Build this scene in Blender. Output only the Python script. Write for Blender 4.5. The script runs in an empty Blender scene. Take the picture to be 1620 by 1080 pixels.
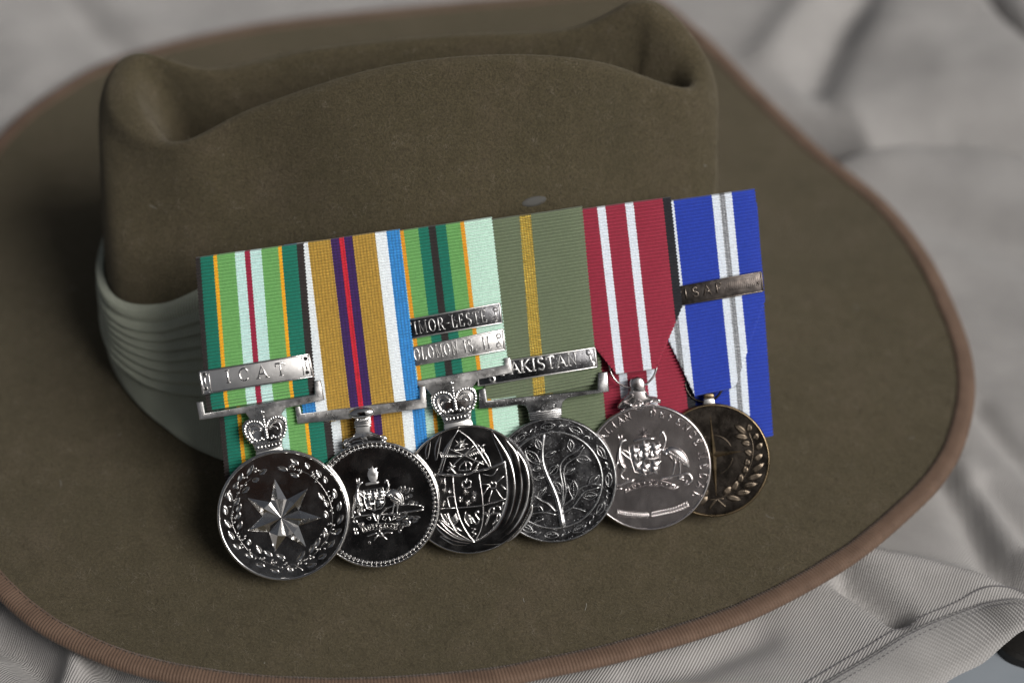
import bpy, bmesh, math, random
import numpy as np
from mathutils import Vector, Matrix, noise
random.seed(7)
rng = np.random.default_rng(5)
R = math.radians
SC = bpy.context.scene
COL = SC.collection
MM = 0.001

# ------------------------------------------------------------------ camera
ELEV, DIST, P0 = R(42), 708.0, np.array([0, 0, 65.0])          # millimetres, photo centre on the row of medals
FPX = 85 / 36 * 1620
FWD = np.array([0, math.cos(ELEV), -math.sin(ELEV)])
RGT = np.array([1.0, 0, 0])
UPV = np.cross(RGT, FWD)
CAM = P0 - FWD * DIST
cd = bpy.data.cameras.new('camera')
cam = bpy.data.objects.new('camera', cd)
COL.objects.link(cam)
cam.location = CAM * MM
cam.rotation_euler = (math.pi / 2 - ELEV, 0, 0)
cd.lens, cd.sensor_width = 85, 36
cd.clip_start, cd.clip_end = 0.01, 500
cd.dof.use_dof = True
cd.dof.focus_distance = 0.703
cd.dof.aperture_fstop = 5.0
SC.camera = cam

# ------------------------------------------------------------------ sky and sun (bright overcast)
SUN_EL, SUN_AZ = R(41), R(132)                                  # azimuth clockwise from +y: light comes from the right front
w = bpy.data.worlds.new('World')
SC.world = w
w.use_nodes = True
nt = w.node_tree
bg = nt.nodes['Background']
sky = nt.nodes.new('ShaderNodeTexSky')
sky.sky_type = 'NISHITA'
sky.sun_disc = False
sky.sun_elevation, sky.sun_rotation = SUN_EL, SUN_AZ
sky.air_density, sky.dust_density, sky.ozone_density = 1.0, 6.0, 1.0
hs = nt.nodes.new('ShaderNodeHueSaturation')
hs.inputs['Saturation'].default_value = 0.35
nt.links.new(sky.outputs[0], hs.inputs['Color'])
nt.links.new(hs.outputs[0], bg.inputs[0])
bg.inputs[1].default_value = 0.05
sd = bpy.data.lights.new('sun', 'SUN')
sd.energy, sd.angle, sd.color = 3.6, R(30), (1, 0.965, 0.925)
sun = bpy.data.objects.new('sun', sd)
COL.objects.link(sun)
sdir = Vector((math.sin(SUN_AZ) * math.cos(SUN_EL), math.cos(SUN_AZ) * math.cos(SUN_EL), math.sin(SUN_EL)))
sun.rotation_euler = sdir.to_track_quat('Z', 'Y').to_euler()
SC.view_settings.view_transform = 'Standard'
SC.view_settings.look = 'None'
SC.view_settings.exposure = -0.27
SC.view_settings.gamma = 1.0

# ------------------------------------------------------------------ pixel <-> place helpers
def ray(x, y):
    return FWD + RGT * (x - 810) / FPX + UPV * (540 - y) / FPX
def atz(x, y, z):
    d = ray(x, y); return CAM + d * (z - CAM[2]) / d[2]
def aty(x, y, Y):
    d = ray(x, y); return CAM + d * (Y - CAM[1]) / d[1]

# ------------------------------------------------------------------ small mesh kit
class MB:
    def __init__(s):
        s.v, s.f, s.m = [], [], []
    def add(s, vs, fs, mi=0):
        o = len(s.v); s.v += [tuple(map(float, p)) for p in vs]
        s.f += [tuple(i + o for i in f) for f in fs]; s.m += [mi] * len(fs)
    def grid(s, P, cu=False, cv=False, mi=0, flip=False):
        P = np.asarray(P, float); n, m = P.shape[:2]
        fs = []
        for i in range(n if cu else n - 1):
            for j in range(m if cv else m - 1):
                a, b, c, d = i * m + j, i * m + (j + 1) % m, ((i + 1) % n) * m + (j + 1) % m, ((i + 1) % n) * m + j
                fs.append((a, d, c, b) if flip else (a, b, c, d))
        s.add(P.reshape(-1, 3), fs, mi)
    def mesh(s, name):
        me = bpy.data.meshes.new(name)
        me.from_pydata([(x * MM, y * MM, z * MM) for x, y, z in s.v], [], s.f)
        me.polygons.foreach_set('material_index', s.m)
        return me

def link(name, me, mats, parent=None, angle=40):
    for m_ in (mats if isinstance(mats, (list, tuple)) else [mats]):
        me.materials.append(m_)
    me.shade_smooth()
    if angle and angle < 179: me.set_sharp_from_angle(angle=R(angle))
    o = bpy.data.objects.new(name, me)
    COL.objects.link(o)
    if parent: o.parent = parent
    return o
def obj(name, mb, mats, parent=None, angle=40):
    return link(name, mb.mesh(name), mats, parent, angle)
def tag(o, label=None, cat=None, group=None, kind=None):
    for k, val in (('label', label), ('category', cat), ('group', group), ('kind', kind)):
        if val: o[k] = val
    return o

def crom(P, n, closed=False):
    P = np.asarray(P, float); N = len(P)
    out = []
    segs = N if closed else N - 1
    for i in range(segs):
        if closed: p = [P[(i + k - 1) % N] for k in range(4)]
        else:
            p1, p2 = P[i], P[i + 1]
            p = [P[i - 1] if i else 2 * p1 - p2, p1, p2, P[i + 2] if i + 2 < N else 2 * p2 - p1]
        for t in np.arange(n) / n:
            out.append(.5 * (2 * p[1] + (p[2] - p[0]) * t + (2 * p[0] - 5 * p[1] + 4 * p[2] - p[3]) * t * t + (3 * p[1] - p[0] - 3 * p[2] + p[3]) * t ** 3))
    if not closed: out.append(P[-1])
    return np.array(out)

def ridge(mb, pts, wd, h, z=0.0, smooth=0, k=6, mi=0, closed=False, tips=(1, 1)):
    """raised rounded line lying on the plane z"""
    P = np.asarray(pts, float)
    W = np.full(len(P), wd, float) if np.isscalar(wd) else np.asarray(wd, float)
    if smooth:
        Q = crom(np.c_[P, W], smooth, closed); P, W = Q[:, :2], np.maximum(Q[:, 2], .03)
    H = h * W / W.max()
    if not closed:
        a, b = P[0] - P[1], P[-1] - P[-2]
        a, b = a / (np.linalg.norm(a) + 1e-9), b / (np.linalg.norm(b) + 1e-9)
        P = np.vstack([P[0] + a * W[0] * .45, P[0] + a * W[0] * .25, P, P[-1] + b * W[-1] * .25, P[-1] + b * W[-1] * .45])
        H = np.r_[H[0] * .1, H[0] * .75, H, H[-1] * .75, H[-1] * .1]
        W = np.r_[W[0] * .15, W[0] * .75, W, W[-1] * .75, W[-1] * .15]
        T = np.gradient(P, axis=0)
    else:
        T = np.roll(P, -1, 0) - np.roll(P, 1, 0)
    T /= np.linalg.norm(T, axis=1)[:, None] + 1e-9
    N = np.c_[-T[:, 1], T[:, 0]]
    ph = np.linspace(0, math.pi, k)
    G = np.zeros((len(P), k, 3))
    for j, f in enumerate(ph):
        G[:, j, :2] = P - N * (math.cos(f) * W / 2)[:, None]
        G[:, j, 2] = z + math.sin(f) ** .8 * H if 0 < j < k - 1 else z - .05
    mb.grid(G, cu=closed, mi=mi)

def dome(mb, c, rx, h, z=0.0, ry=None, rot=0.0, n=10, m=3, mi=0):
    ry = ry or rx
    cr, sr = math.cos(rot), math.sin(rot)
    G = np.zeros((m + 1, n, 3))
    for i in range(m + 1):
        a = math.pi / 2 * i / m
        for j in range(n):
            b = 2 * math.pi * j / n
            x, y = rx * math.cos(a) * math.cos(b), ry * math.cos(a) * math.sin(b)
            G[i, j] = (c[0] + x * cr - y * sr, c[1] + x * sr + y * cr, z + h * math.sin(a))
    G[m] = (c[0], c[1], z + h)
    mb.grid(G[:m], cv=True, mi=mi)
    mb.add(list(G[m - 1]) + [G[m, 0]], [(j, (j + 1) % n, n) for j in range(n)], mi)

def leaf(mb, a, b, wd, h, z=0.0, mi=0, groove=.3, n=7, bend=0.0):
    a, b = np.asarray(a, float), np.asarray(b, float)
    d = b - a; L_ = np.linalg.norm(d); d /= L_; nrm = np.array([-d[1], d[0]])
    prof = [(-1, -.05), (-.68, h), (-.3, h * .55), (0, h * groove), (.3, h * .55), (.68, h), (1, -.05)]
    G = np.zeros((n, len(prof), 3))
    for i in range(n):
        t = i / (n - 1); ww = wd / 2 * max(.05, math.sin(math.pi * t ** .85) ** .7)
        c = a + d * L_ * t + nrm * bend * L_ * math.sin(math.pi * t)
        for j, (s_, zz) in enumerate(prof):
            G[i, j, :2] = c + nrm * s_ * ww
            G[i, j, 2] = z + (zz if 0 < i < n - 1 else min(zz, .08))
    mb.grid(G, mi=mi, flip=True)

def star(mb, c, ro, ri, n, rot, hc, z=0.0, hn=0.0, mi=0, tip=None):
    vs = [(c[0], c[1], z + hc)]
    for k in range(2 * n):
        r_ = ro if k % 2 == 0 else ri
        if tip and k % 2 == 0: r_ = tip[(k // 2) % len(tip)]
        a = rot + math.pi * k / n
        vs.append((c[0] + r_ * math.cos(a), c[1] + r_ * math.sin(a), z + (-.03 if k % 2 == 0 else hn)))
    mb.add(vs, [(0, 1 + k, 1 + (k + 1) % (2 * n)) for k in range(2 * n)], mi)

def lathe(mb, prof, c=(0, 0), n=128, mi=0):
    G = np.zeros((len(prof), n, 3))
    for i, (r_, z_) in enumerate(prof):
        for j in range(n):
            a = 2 * math.pi * j / n
            G[i, j] = (c[0] + r_ * math.cos(a), c[1] + r_ * math.sin(a), z_)
    mb.grid(G, cv=True, mi=mi)

def plate(name, outline, z0, z1, mat, parent, bev=.25, holes=()):
    """flat metal plate with bevelled edges"""
    bm = bmesh.new()
    vs = [bm.verts.new((p[0] * MM, p[1] * MM, z0 * MM)) for p in outline]
    f = bm.faces.new(vs)
    bm.normal_update()
    if f.normal.z > 0: f.normal_flip()
    r_ = bmesh.ops.extrude_face_region(bm, geom=[f])
    top = [g for g in r_['geom'] if isinstance(g, bmesh.types.BMVert)]
    bmesh.ops.translate(bm, verts=top, vec=(0, 0, (z1 - z0) * MM))
    bmesh.ops.recalc_face_normals(bm, faces=bm.faces)
    tset = set(top)
    eds = [e for e in bm.edges if e.verts[0] in tset and e.verts[1] in tset]
    bmesh.ops.bevel(bm, geom=eds, offset=bev * MM, segments=2, affect='EDGES', profile=.5, clamp_overlap=True)
    bmesh.ops.triangulate(bm, faces=[f for f in bm.faces if len(f.verts) > 4])
    me = bpy.data.meshes.new(name)
    bm.to_mesh(me); bm.free()
    return link(name, me, mat, parent, 50)

# ------------------------------------------------------------------ materials
def lin(h):
    h = h.lstrip('#'); c = [int(h[i:i + 2], 16) / 255 for i in (0, 2, 4)]
    return tuple(((x + .055) / 1.055) ** 2.4 if x > .04045 else x / 12.92 for x in c) + (1,)
def newmat(name):
    m = bpy.data.materials.new(name); m.use_nodes = True
    return m, m.node_tree, m.node_tree.nodes['Principled BSDF']
def nd(t, kind, **kw):
    n = t.nodes.new(kind)
    for k, v in kw.items():
        if k in n.inputs: n.inputs[k].default_value = v
        else: setattr(n, k, v)
    return n
def noise_tex(t, scale, detail=4, rough=.6, coord='Object'):
    tc = nd(t, 'ShaderNodeTexCoord'); n = nd(t, 'ShaderNodeTexNoise', Scale=scale, Detail=detail, Roughness=rough)
    t.links.new(tc.outputs[coord], n.inputs['Vector']); return n
def ramp(t, src, stops):
    r_ = nd(t, 'ShaderNodeValToRGB'); e = r_.color_ramp.elements
    while len(e) < len(stops): e.new(.5)
    for el, (p, c) in zip(e, stops):
        el.position = p; el.color = c if len(c) == 4 else (*c, 1)
    t.links.new(src, r_.inputs[0]); return r_
def bump(t, src, strength, dist, normal=None):
    b = nd(t, 'ShaderNodeBump', Strength=strength, Distance=dist)
    t.links.new(src, b.inputs['Height'])
    if normal: t.links.new(normal, b.inputs['Normal'])
    return b

def metal(name, col, rough=.15, col2=None, spots=0.0, wav=.12, rv=(.75, 1.7)):
    m, t, p = newmat(name)
    p.inputs['Metallic'].default_value = 1
    n1 = noise_tex(t, 420, 5, .65)
    c2 = col2 or tuple(x * .78 for x in col)
    r_ = ramp(t, n1.outputs[0], [(.3, c2), (.62, col)])
    t.links.new(r_.outputs[0], p.inputs['Base Color'])
    n2 = noise_tex(t, 160, 6, .7)
    mr = nd(t, 'ShaderNodeMapRange'); mr.inputs[1].default_value = .35; mr.inputs[2].default_value = .75
    mr.inputs[3].default_value = rough * rv[0]; mr.inputs[4].default_value = rough * rv[1]
    t.links.new(n2.outputs[0], mr.inputs[0]); t.links.new(mr.outputs[0], p.inputs['Roughness'])
    n3 = noise_tex(t, 260, 3, .5)
    b1 = bump(t, n3.outputs[0], wav, .0006)
    tc = nd(t, 'ShaderNodeTexCoord')
    vo = nd(t, 'ShaderNodeTexVoronoi', Scale=1500.0); t.links.new(tc.outputs['Object'], vo.inputs['Vector'])
    r2 = ramp(t, vo.outputs['Distance'], [(.0, (1, 1, 1)), (.22, (0, 0, 0))])
    b2 = bump(t, r2.outputs[0], spots, .00006, b1.outputs[0])
    t.links.new(b2.outputs[0], p.inputs['Normal'])
    return m
M_SIL = metal('polished_silver', (.64, .63, .62), .11, (.58, .57, .56), .14, .03)
M_SILB = metal('brushed_silver', (.70, .69, .68), .34, (.64, .63, .62), .3, .05, (.9, 1.2))
M_ANT = metal('antique_silver', (.40, .40, .40), .22, (.25, .25, .255), .5, .1)
M_ANTD = metal('antique_silver_recess', (.15, .15, .155), .22, (.06, .06, .065), .6, .12)
M_NIK = metal('nickel', (.60, .565, .56), .20, (.575, .54, .535), .06, .02, (.9, 1.15))
M_NIKF = metal('nickel_field', (.54, .50, .495), .20, (.51, .47, .465), .06, .02, (.9, 1.15))
M_RAIL = metal('stained_silver', (.60, .59, .58), .30, (.38, .375, .37), .4, .06)
M_BRZ = metal('dark_bronze', (.058, .049, .041), .23, (.043, .037, .032), .2, .05)
M_BRZL = metal('bronze_worn', (.125, .10, .075), .30, (.08, .066, .052), .3, .06)
M_BRS = metal('brass', (.27, .20, .12), .30, (.18, .14, .085), .3, .05)
M_COP = metal('copper_bronze', (.20, .165, .145), .33, (.11, .095, .085), .5, .2)
M_COPD = metal('copper_bronze_recess', (.085, .074, .068), .36, (.045, .04, .038), .5, .2)
m_, t_, p_ = newmat('black_hole'); p_.inputs['Base Color'].default_value = (.008, .008, .008, 1); p_.inputs['Roughness'].default_value = .7
M_HOLE = m_

def felt(name, c1, c2, c3, coarse=60):
    m, t, p = newmat(name)
    p.inputs['Roughness'].default_value = .95
    p.inputs['Specular IOR Level'].default_value = .15
    p.inputs['Sheen Weight'].default_value = .22
    p.inputs['Sheen Roughness'].default_value = .55
    p.inputs['Sheen Tint'].default_value = (.75, .68, .55, 1)
    n1 = noise_tex(t, coarse, 6, .65); n2 = noise_tex(t, 1500, 5, .75); n4 = noise_tex(t, 14, 4, .6)
    r1 = ramp(t, n1.outputs[0], [(.32, c1), (.52, c2), (.72, c3)])
    mx = nd(t, 'ShaderNodeMix', data_type='RGBA', blend_type='OVERLAY'); mx.inputs[0].default_value = .7
    t.links.new(r1.outputs[0], mx.inputs[6])
    r2 = ramp(t, n2.outputs[0], [(.28, (.12, .12, .12)), (.72, (.85, .85, .85))])
    t.links.new(r2.outputs[0], mx.inputs[7])
    mx2 = nd(t, 'ShaderNodeMix', data_type='RGBA', blend_type='OVERLAY'); mx2.inputs[0].default_value = .2
    r4 = ramp(t, n4.outputs[0], [(.35, (.36, .37, .33)), (.7, (.62, .57, .55))])
    t.links.new(mx.outputs[2], mx2.inputs[6]); t.links.new(r4.outputs[0], mx2.inputs[7])
    t.links.new(mx2.outputs[2], p.inputs['Base Color'])
    b1 = bump(t, n2.outputs[0], .8, .0006)
    n3 = noise_tex(t, 420, 5, .7); b2 = bump(t, n3.outputs[0], .35, .0008, b1.outputs[0])
    t.links.new(b2.outputs[0], p.inputs['Normal'])
    return m
M_FELT = felt('olive_felt', (.062, .052, .030), (.070, .058, .034), (.083, .067, .043))
M_FUZZ, t_, p_ = newmat('felt_fibre')
n_ = noise_tex(t_, 220, 3); r_ = ramp(t_, n_.outputs[0], [(.35, (.055, .043, .024)), (.55, (.11, .09, .057)), (.74, (.22, .19, .145))])
t_.links.new(r_.outputs[0], p_.inputs['Base Color']); p_.inputs['Roughness'].default_value = .9

def cloth(name, col, scale, amp, sheen=.2, nscale=40, var=.12, dirx=True, wave2=0):
    m, t, p = newmat(name)
    p.inputs['Roughness'].default_value = .9
    p.inputs['Specular IOR Level'].default_value = .2
    p.inputs['Sheen Weight'].default_value = sheen
    n1 = noise_tex(t, nscale, 5, .6)
    lo = tuple(x * (1 - var) for x in col[:3]); hi = tuple(min(1, x * (1 + var)) for x in col[:3])
    r1 = ramp(t, n1.outputs[0], [(.3, lo), (.7, hi)])
    tc = nd(t, 'ShaderNodeTexCoord')
    n0 = nd(t, 'ShaderNodeTexNoise', Scale=90.0, Detail=2.0)
    t.links.new(tc.outputs['UV'], n0.inputs['Vector'])
    wv = nd(t, 'ShaderNodeTexWave', wave_type='BANDS', bands_direction='X', Scale=scale, Distortion=.25)
    wv.inputs['Detail'].default_value = 2; wv.inputs['Detail Scale'].default_value = 3
    t.links.new(tc.outputs['UV'], wv.inputs['Vector'])
    w2 = nd(t, 'ShaderNodeTexWave', wave_type='BANDS', bands_direction='Y', Scale=scale * 1.25, Distortion=.4)
    t.links.new(tc.outputs['UV'], w2.inputs['Vector'])
    ad = nd(t, 'ShaderNodeMath', operation='MULTIPLY_ADD'); ad.inputs[1].default_value = .15
    t.links.new(w2.outputs[1], ad.inputs[0]); t.links.new(wv.outputs[1], ad.inputs[2])
    mx = nd(t, 'ShaderNodeMix', data_type='RGBA', blend_type='MULTIPLY'); mx.inputs[0].default_value = .45
    r2 = ramp(t, ad.outputs[0], [(0, (.45, .45, .45)), (.7, (1, 1, 1))])
    t.links.new(r1.outputs[0], mx.inputs[6]); t.links.new(r2.outputs[0], mx.inputs[7])
    t.links.new(mx.outputs[2], p.inputs['Base Color'])
    b1 = bump(t, ad.outputs[0], amp, .0004)
    n3 = noise_tex(t, 900, 3, .7); b2 = bump(t, n3.outputs[0], .25, .0003, b1.outputs[0])
    t.links.new(b2.outputs[0], p.inputs['Normal'])
    return m
M_SHIRT = cloth('jersey_knit', (.365, .352, .342), 410, .65)
M_COLLAR = cloth('ribbed_collar_knit', (.37, .36, .35), 420, .12)
M_THREAD, t_, p_ = newmat('grey_thread'); p_.inputs['Base Color'].default_value = (.13, .125, .13, 1); p_.inputs['Roughness'].default_value = .85
M_BAND = cloth('sage_cotton', (.35, .372, .295), 330, .6, .2, 120, .08)
M_BIND, t_, p_ = newmat('brown_binding')
n_ = noise_tex(t_, 130, 5); r_ = ramp(t_, n_.outputs[0], [(.3, (.088, .050, .030)), (.7, (.130, .078, .050))])
t_.links.new(r_.outputs[0], p_.inputs['Base Color']); p_.inputs['Roughness'].default_value = .75; p_.inputs['Sheen Weight'].default_value = .15
n_ = noise_tex(t_, 2500, 3); b_ = bump(t_, n_.outputs[0], .4, .0002); t_.links.new(b_.outputs[0], p_.inputs['Normal'])
M_BTHR, t_, p_ = newmat('binding_thread'); p_.inputs['Base Color'].default_value = (.05, .035, .025, 1); p_.inputs['Roughness'].default_value = .8
M_TABLE, t_, p_ = newmat('pale_blue_table_paint')
n_ = noise_tex(t_, 18, 6); r_ = ramp(t_, n_.outputs[0], [(.3, (.22, .25, .28)), (.7, (.29, .32, .355))])
t_.links.new(r_.outputs[0], p_.inputs['Base Color']); p_.inputs['Roughness'].default_value = .45
M_STRAP, t_, p_ = newmat('black_leather'); p_.inputs['Base Color'].default_value = (.012, .011, .010, 1); p_.inputs['Roughness'].default_value = .45
n_ = noise_tex(t_, 700, 4); b_ = bump(t_, n_.outputs[0], .4, .0003); t_.links.new(b_.outputs[0], p_.inputs['Normal'])

def ribbon_mat(name, hexcol, mode=0):
    """woven silk: base colour with fine warp thread variation; mode 1 adds basket threads, 2 metallic thread"""
    m, t, p = newmat(name)
    c = lin(hexcol)[:3]
    p.inputs['Roughness'].default_value = .62
    p.inputs['Specular IOR Level'].default_value = .35
    p.inputs['Sheen Weight'].default_value = .12
    tc = nd(t, 'ShaderNodeTexCoord'); mp = nd(t, 'ShaderNodeMapping'); mp.inputs['Scale'].default_value = (3800, 500, 3800)
    t.links.new(tc.outputs['Object'], mp.inputs[0])
    n = nd(t, 'ShaderNodeTexNoise', Scale=1.0, Detail=2.0); t.links.new(mp.outputs[0], n.inputs[0])
    k = .84 if mode == 0 else .6
    r1 = ramp(t, n.outputs[0], [(.3, tuple(x * k for x in c)), (.7, tuple(min(1, x * 1.18) for x in c))])
    src = r1.outputs[0]
    if mode:
        wv = nd(t, 'ShaderNodeTexWave', wave_type='BANDS', bands_direction='X', Scale=330.0 if mode == 1 else 420.0, Distortion=.3)
        t.links.new(tc.outputs['Object'], wv.inputs[0])
        mx = nd(t, 'ShaderNodeMix', data_type='RGBA', blend_type='MULTIPLY'); mx.inputs[0].default_value = .42
        r2 = ramp(t, wv.outputs[1], [(.1, (.3, .3, .32)), (.6, (1, 1, 1))])
        t.links.new(src, mx.inputs[6]); t.links.new(r2.outputs[0], mx.inputs[7]); src = mx.outputs[2]
    t.links.new(src, p.inputs['Base Color'])
    if mode == 2:
        p.inputs['Metallic'].default_value = .7; p.inputs['Roughness'].default_value = .35
    b1 = bump(t, n.outputs[0], .35 if mode != 2 else .9, .00025)
    t.links.new(b1.outputs[0], p.inputs['Normal'])
    return m
RM = {k: ribbon_mat('ribbon_' + k, h, md) for k, h, md in [
    ('black', '#2a2322', 0), ('dark_green', '#0c7561', 0), ('yellow', '#e9ae1f', 0), ('green', '#70aa62', 0), ('ice', '#c5e2de', 0),
    ('crimson', '#9c1f3f', 0), ('khaki', '#c8a345', 1), ('purple', '#43206b', 1), ('scarlet', '#e0243c', 1), ('white', '#e6ecf2', 0), ('sky_blue', '#3b9be0', 1),
    ('orange', '#e0a024', 0), ('pale_green', '#c3e0d2', 0), ('olive', '#6d795f', 0), ('gold', '#d8c060', 2), ('maroon', '#9a2840', 0),
    ('navy', '#15171f', 0), ('royal_blue', '#2140ae', 0), ('snow', '#dfe6ef', 0), ('silver', '#b9bcc0', 2)]}

# ------------------------------------------------------------------ the setting
STR = lambda o: tag(o, kind='structure')
mb = MB(); mb.grid([[(-620, -420, -14), (620, -420, -14)], [(-620, 620, -14), (620, 620, -14)]], flip=True)
mb.grid([[(-620, -420, -40), (620, -420, -40)], [(-620, 620, -40), (620, 620, -40)]])
for a, b in (((-620, -420), (620, -420)), ((620, -420), (620, 620)), ((620, 620), (-620, 620)), ((-620, 620), (-620, -420))):
    mb.add([(*a, -40), (*b, -40), (*b, -14), (*a, -14)], [(0, 1, 2, 3)])
STR(obj('table_top', mb, M_TABLE))

# ------------------------------------------------------------------ shirt under the hat
def pline_dist(X, Y, pts):
    d = np.full(X.shape, 1e9)
    for (x0, y0), (x1, y1) in zip(pts[:-1], pts[1:]):
        dx, dy = x1 - x0, y1 - y0; t = np.clip(((X - x0) * dx + (Y - y0) * dy) / (dx * dx + dy * dy), 0, 1)
        d = np.minimum(d, np.hypot(X - x0 - t * dx, Y - y0 - t * dy))
    return d
def W(px, z=0): return [tuple(atz(x, y, z)[:2]) for x, y in px]
FOLDS = [  # photo trace, depth mm, width mm
    (W([(1270, 205), (1340, 183), (1420, 174), (1500, 173), (1570, 180), (1700, 205)]), -22, 13),
    (W([(1290, 250), (1400, 225), (1520, 220), (1700, 250)]), 1.5, 20),
    (W([(1310, 262), (1420, 300), (1520, 345), (1700, 420)]), -7, 12),
    (W([(1375, -30), (1330, 50), (1285, 120)]), -7, 8),
    (W([(1300, -30), (1250, 40), (1215, 90)]), 5, 9),
    (W([(1560, -40), (1600, 15), (1680, 90)]), -9, 5),
    (W([(1430, 60), (1500, 90), (1600, 110)]), 7, 20),
    (W([(100, -20), (150, 40), (190, 75)]), -3, 6),
    (W([(160, -20), (230, 40), (330, 60)]), 3, 10),
    (W([(20, 60), (60, 110), (20, 170)]), 3, 12),
    (W([(1495, 748), (1530, 800), (1565, 870), (1600, 915), (1700, 960)]), -8, 5.5),
    (W([(1512, 742), (1560, 815), (1600, 880), (1700, 930)]), 6, 6),
    (W([(1545, 640), (1585, 690), (1640, 750)]), -4, 4),
    (W([(1560, 770), (1600, 815), (1660, 870)]), -3, 4),
    (W([(1340, 912), (1390, 945), (1420, 965)]), -9, 4),
    (W([(1360, 890), (1450, 905), (1540, 925), (1640, 945)]), 7, 5),
    (W([(-20, 985), (30, 1010), (80, 1060), (95, 1100)]), -9, 6),
    (W([(125, 1030), (105, 1060), (80, 1110)]), 6, 4),
    (W([(170, 1050), (200, 1090)]), -6, 4),
    (W([(1000, 1075), (1100, 1050), (1200, 1010)]), -3, 5)]
nx, ny = 330, 280
xs, ys = np.linspace(-330, 330, nx), np.linspace(-175, 420, ny)
X, Y = np.meshgrid(xs, ys)
Z = np.zeros_like(X)
for pts, dep, wid in FOLDS: Z += dep * np.exp(-(pline_dist(X, Y, pts) / wid) ** 2)
for i in range(ny):
    for j in range(nx):
        Z[i, j] += 3 * noise.noise((X[i, j] / 80, Y[i, j] / 80, 1.7)) + .8 * noise.noise((X[i, j] / 23, Y[i, j] / 23, 5.1))
hd_ = np.hypot((X + 30) / 1.02, Y - 85); Z -= 7 * np.clip((168 - hd_) / 30, 0, 1) ** 1.5
Z = np.where(hd_ < 150, np.minimum(Z, 1.5), Z)
INN = W([(1240, 1130), (1310, 1082), (1380, 1036), (1450, 992), (1530, 960), (1575, 953), (1640, 958), (1760, 990)])
OUT = W([(1380, 1200), (1445, 1130), (1500, 1078), (1555, 1048), (1592, 1016), (1625, 996), (1690, 985), (1790, 1010)])
INN, OUT = crom(INN, 12), crom(OUT, 12)
def side(P, x, y):                                              # >0: beyond the seam, towards the lens
    i = int(np.argmin(np.hypot(P[:, 0] - x, P[:, 1] - y))); i = min(max(i, 1), len(P) - 2)
    t = P[i + 1] - P[i - 1]; return -(t[0] * (y - P[i, 1]) - t[1] * (x - P[i, 0])) / np.hypot(*t)
def zshirt(x, y):
    i = np.clip((y - ys[0]) / (ys[1] - ys[0]), 0, ny - 1.001); j = np.clip((x - xs[0]) / (xs[1] - xs[0]), 0, nx - 1.001)
    i0, j0 = int(i), int(j); a, b = i - i0, j - j0
    return (Z[i0, j0] * (1 - b) + Z[i0, j0 + 1] * b) * (1 - a) + (Z[i0 + 1, j0] * (1 - b) + Z[i0 + 1, j0 + 1] * b) * a
keep = np.ones((ny - 1, nx - 1), bool)
for i in range(ny - 1):
    for j in range(nx - 1):
        x, y = (xs[j] + xs[j + 1]) / 2, (ys[i] + ys[i + 1]) / 2
        if x > 40 and y < 10 and side(INN, x, y) > 2.5: keep[i, j] = False
mb = MB()
XO, YO, ZO = X.copy(), Y.copy(), Z.copy()
for pts, over, wid, lift in ((FOLDS[0][0], 27, 24, 15), (FOLDS[5][0], 7, 9, 5)):  # the far lip of these folds hangs over the hollow
    P_ = np.array(pts); P_ = P_[np.argsort(P_[:, 0])]
    far = np.clip((Y - np.interp(X, P_[:, 0], P_[:, 1])) / 4, 0, 1); dd = pline_dist(X, Y, pts)
    g_ = far * np.exp(-(dd / wid) ** 2) * np.clip((hd_ - 172) / 28, 0, 1); YO -= over * g_; ZO += lift * g_
mb.v = [(XO[i, j], YO[i, j], ZO[i, j]) for i in range(ny) for j in range(nx)]
mb.f = [(i * nx + j, i * nx + j + 1, (i + 1) * nx + j + 1, (i + 1) * nx + j) for i in range(ny - 1) for j in range(nx - 1) if keep[i, j]]
mb.m = [0] * len(mb.f)
def uv_xy(o, sx=1.0, rot=0.0):
    me = o.data; uv = me.uv_layers.new(name='UVMap')
    co = np.zeros(len(me.vertices) * 3); me.vertices.foreach_get('co', co); co = co.reshape(-1, 3)[:, :2] * sx
    c, s_ = math.cos(rot), math.sin(rot); co = co @ np.array([[c, s_], [-s_, c]])
    ix = np.zeros(len(me.loops), int); me.loops.foreach_get('vertex_index', ix)
    uv.data.foreach_set('uv', co[ix].ravel())
shirt = bpy.data.objects.new('shirt', None); COL.objects.link(shirt)
tag(shirt, 'crumpled pale grey beige knitted shirt spread out beneath the hat', 'shirt')
body = obj('shirt_body', mb, M_SHIRT, shirt, 180)
uv_xy(body, 1.0, R(28))
n = len(INN)
G = []
for i in range(0, n):
    a, b = INN[i], OUT[min(i, len(OUT) - 1)]
    for q in range(10):
        rowi = []
        t = i + q / 10
        if t > n - 1: break
        a = INN[int(t)] * (1 - t % 1) + INN[min(int(t) + 1, n - 1)] * (t % 1); b = OUT[int(t)] * (1 - t % 1) + OUT[min(int(t) + 1, n - 1)] * (t % 1)
        for k in range(11):
            s_ = k / 10; x, y = a + (b - a) * s_
            rib = .3 * math.cos(t * 1.54 * math.pi) * (1 if .12 < s_ < .95 else .3)
            rowi.append((x, y, zshirt(*a) * (1 - .6 * s_) + .7 + 1.3 * math.sin(math.pi * min(1, s_ * 1.02)) ** .6 + rib - 6 * max(0, s_ - .93)))
        G.append(rowi)
mb = MB(); mb.grid(G)
col = obj('ribbed_collar', mb, M_COLLAR, shirt, 180); uv_xy(col, 1.0, R(28))
mb = MB()
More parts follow.
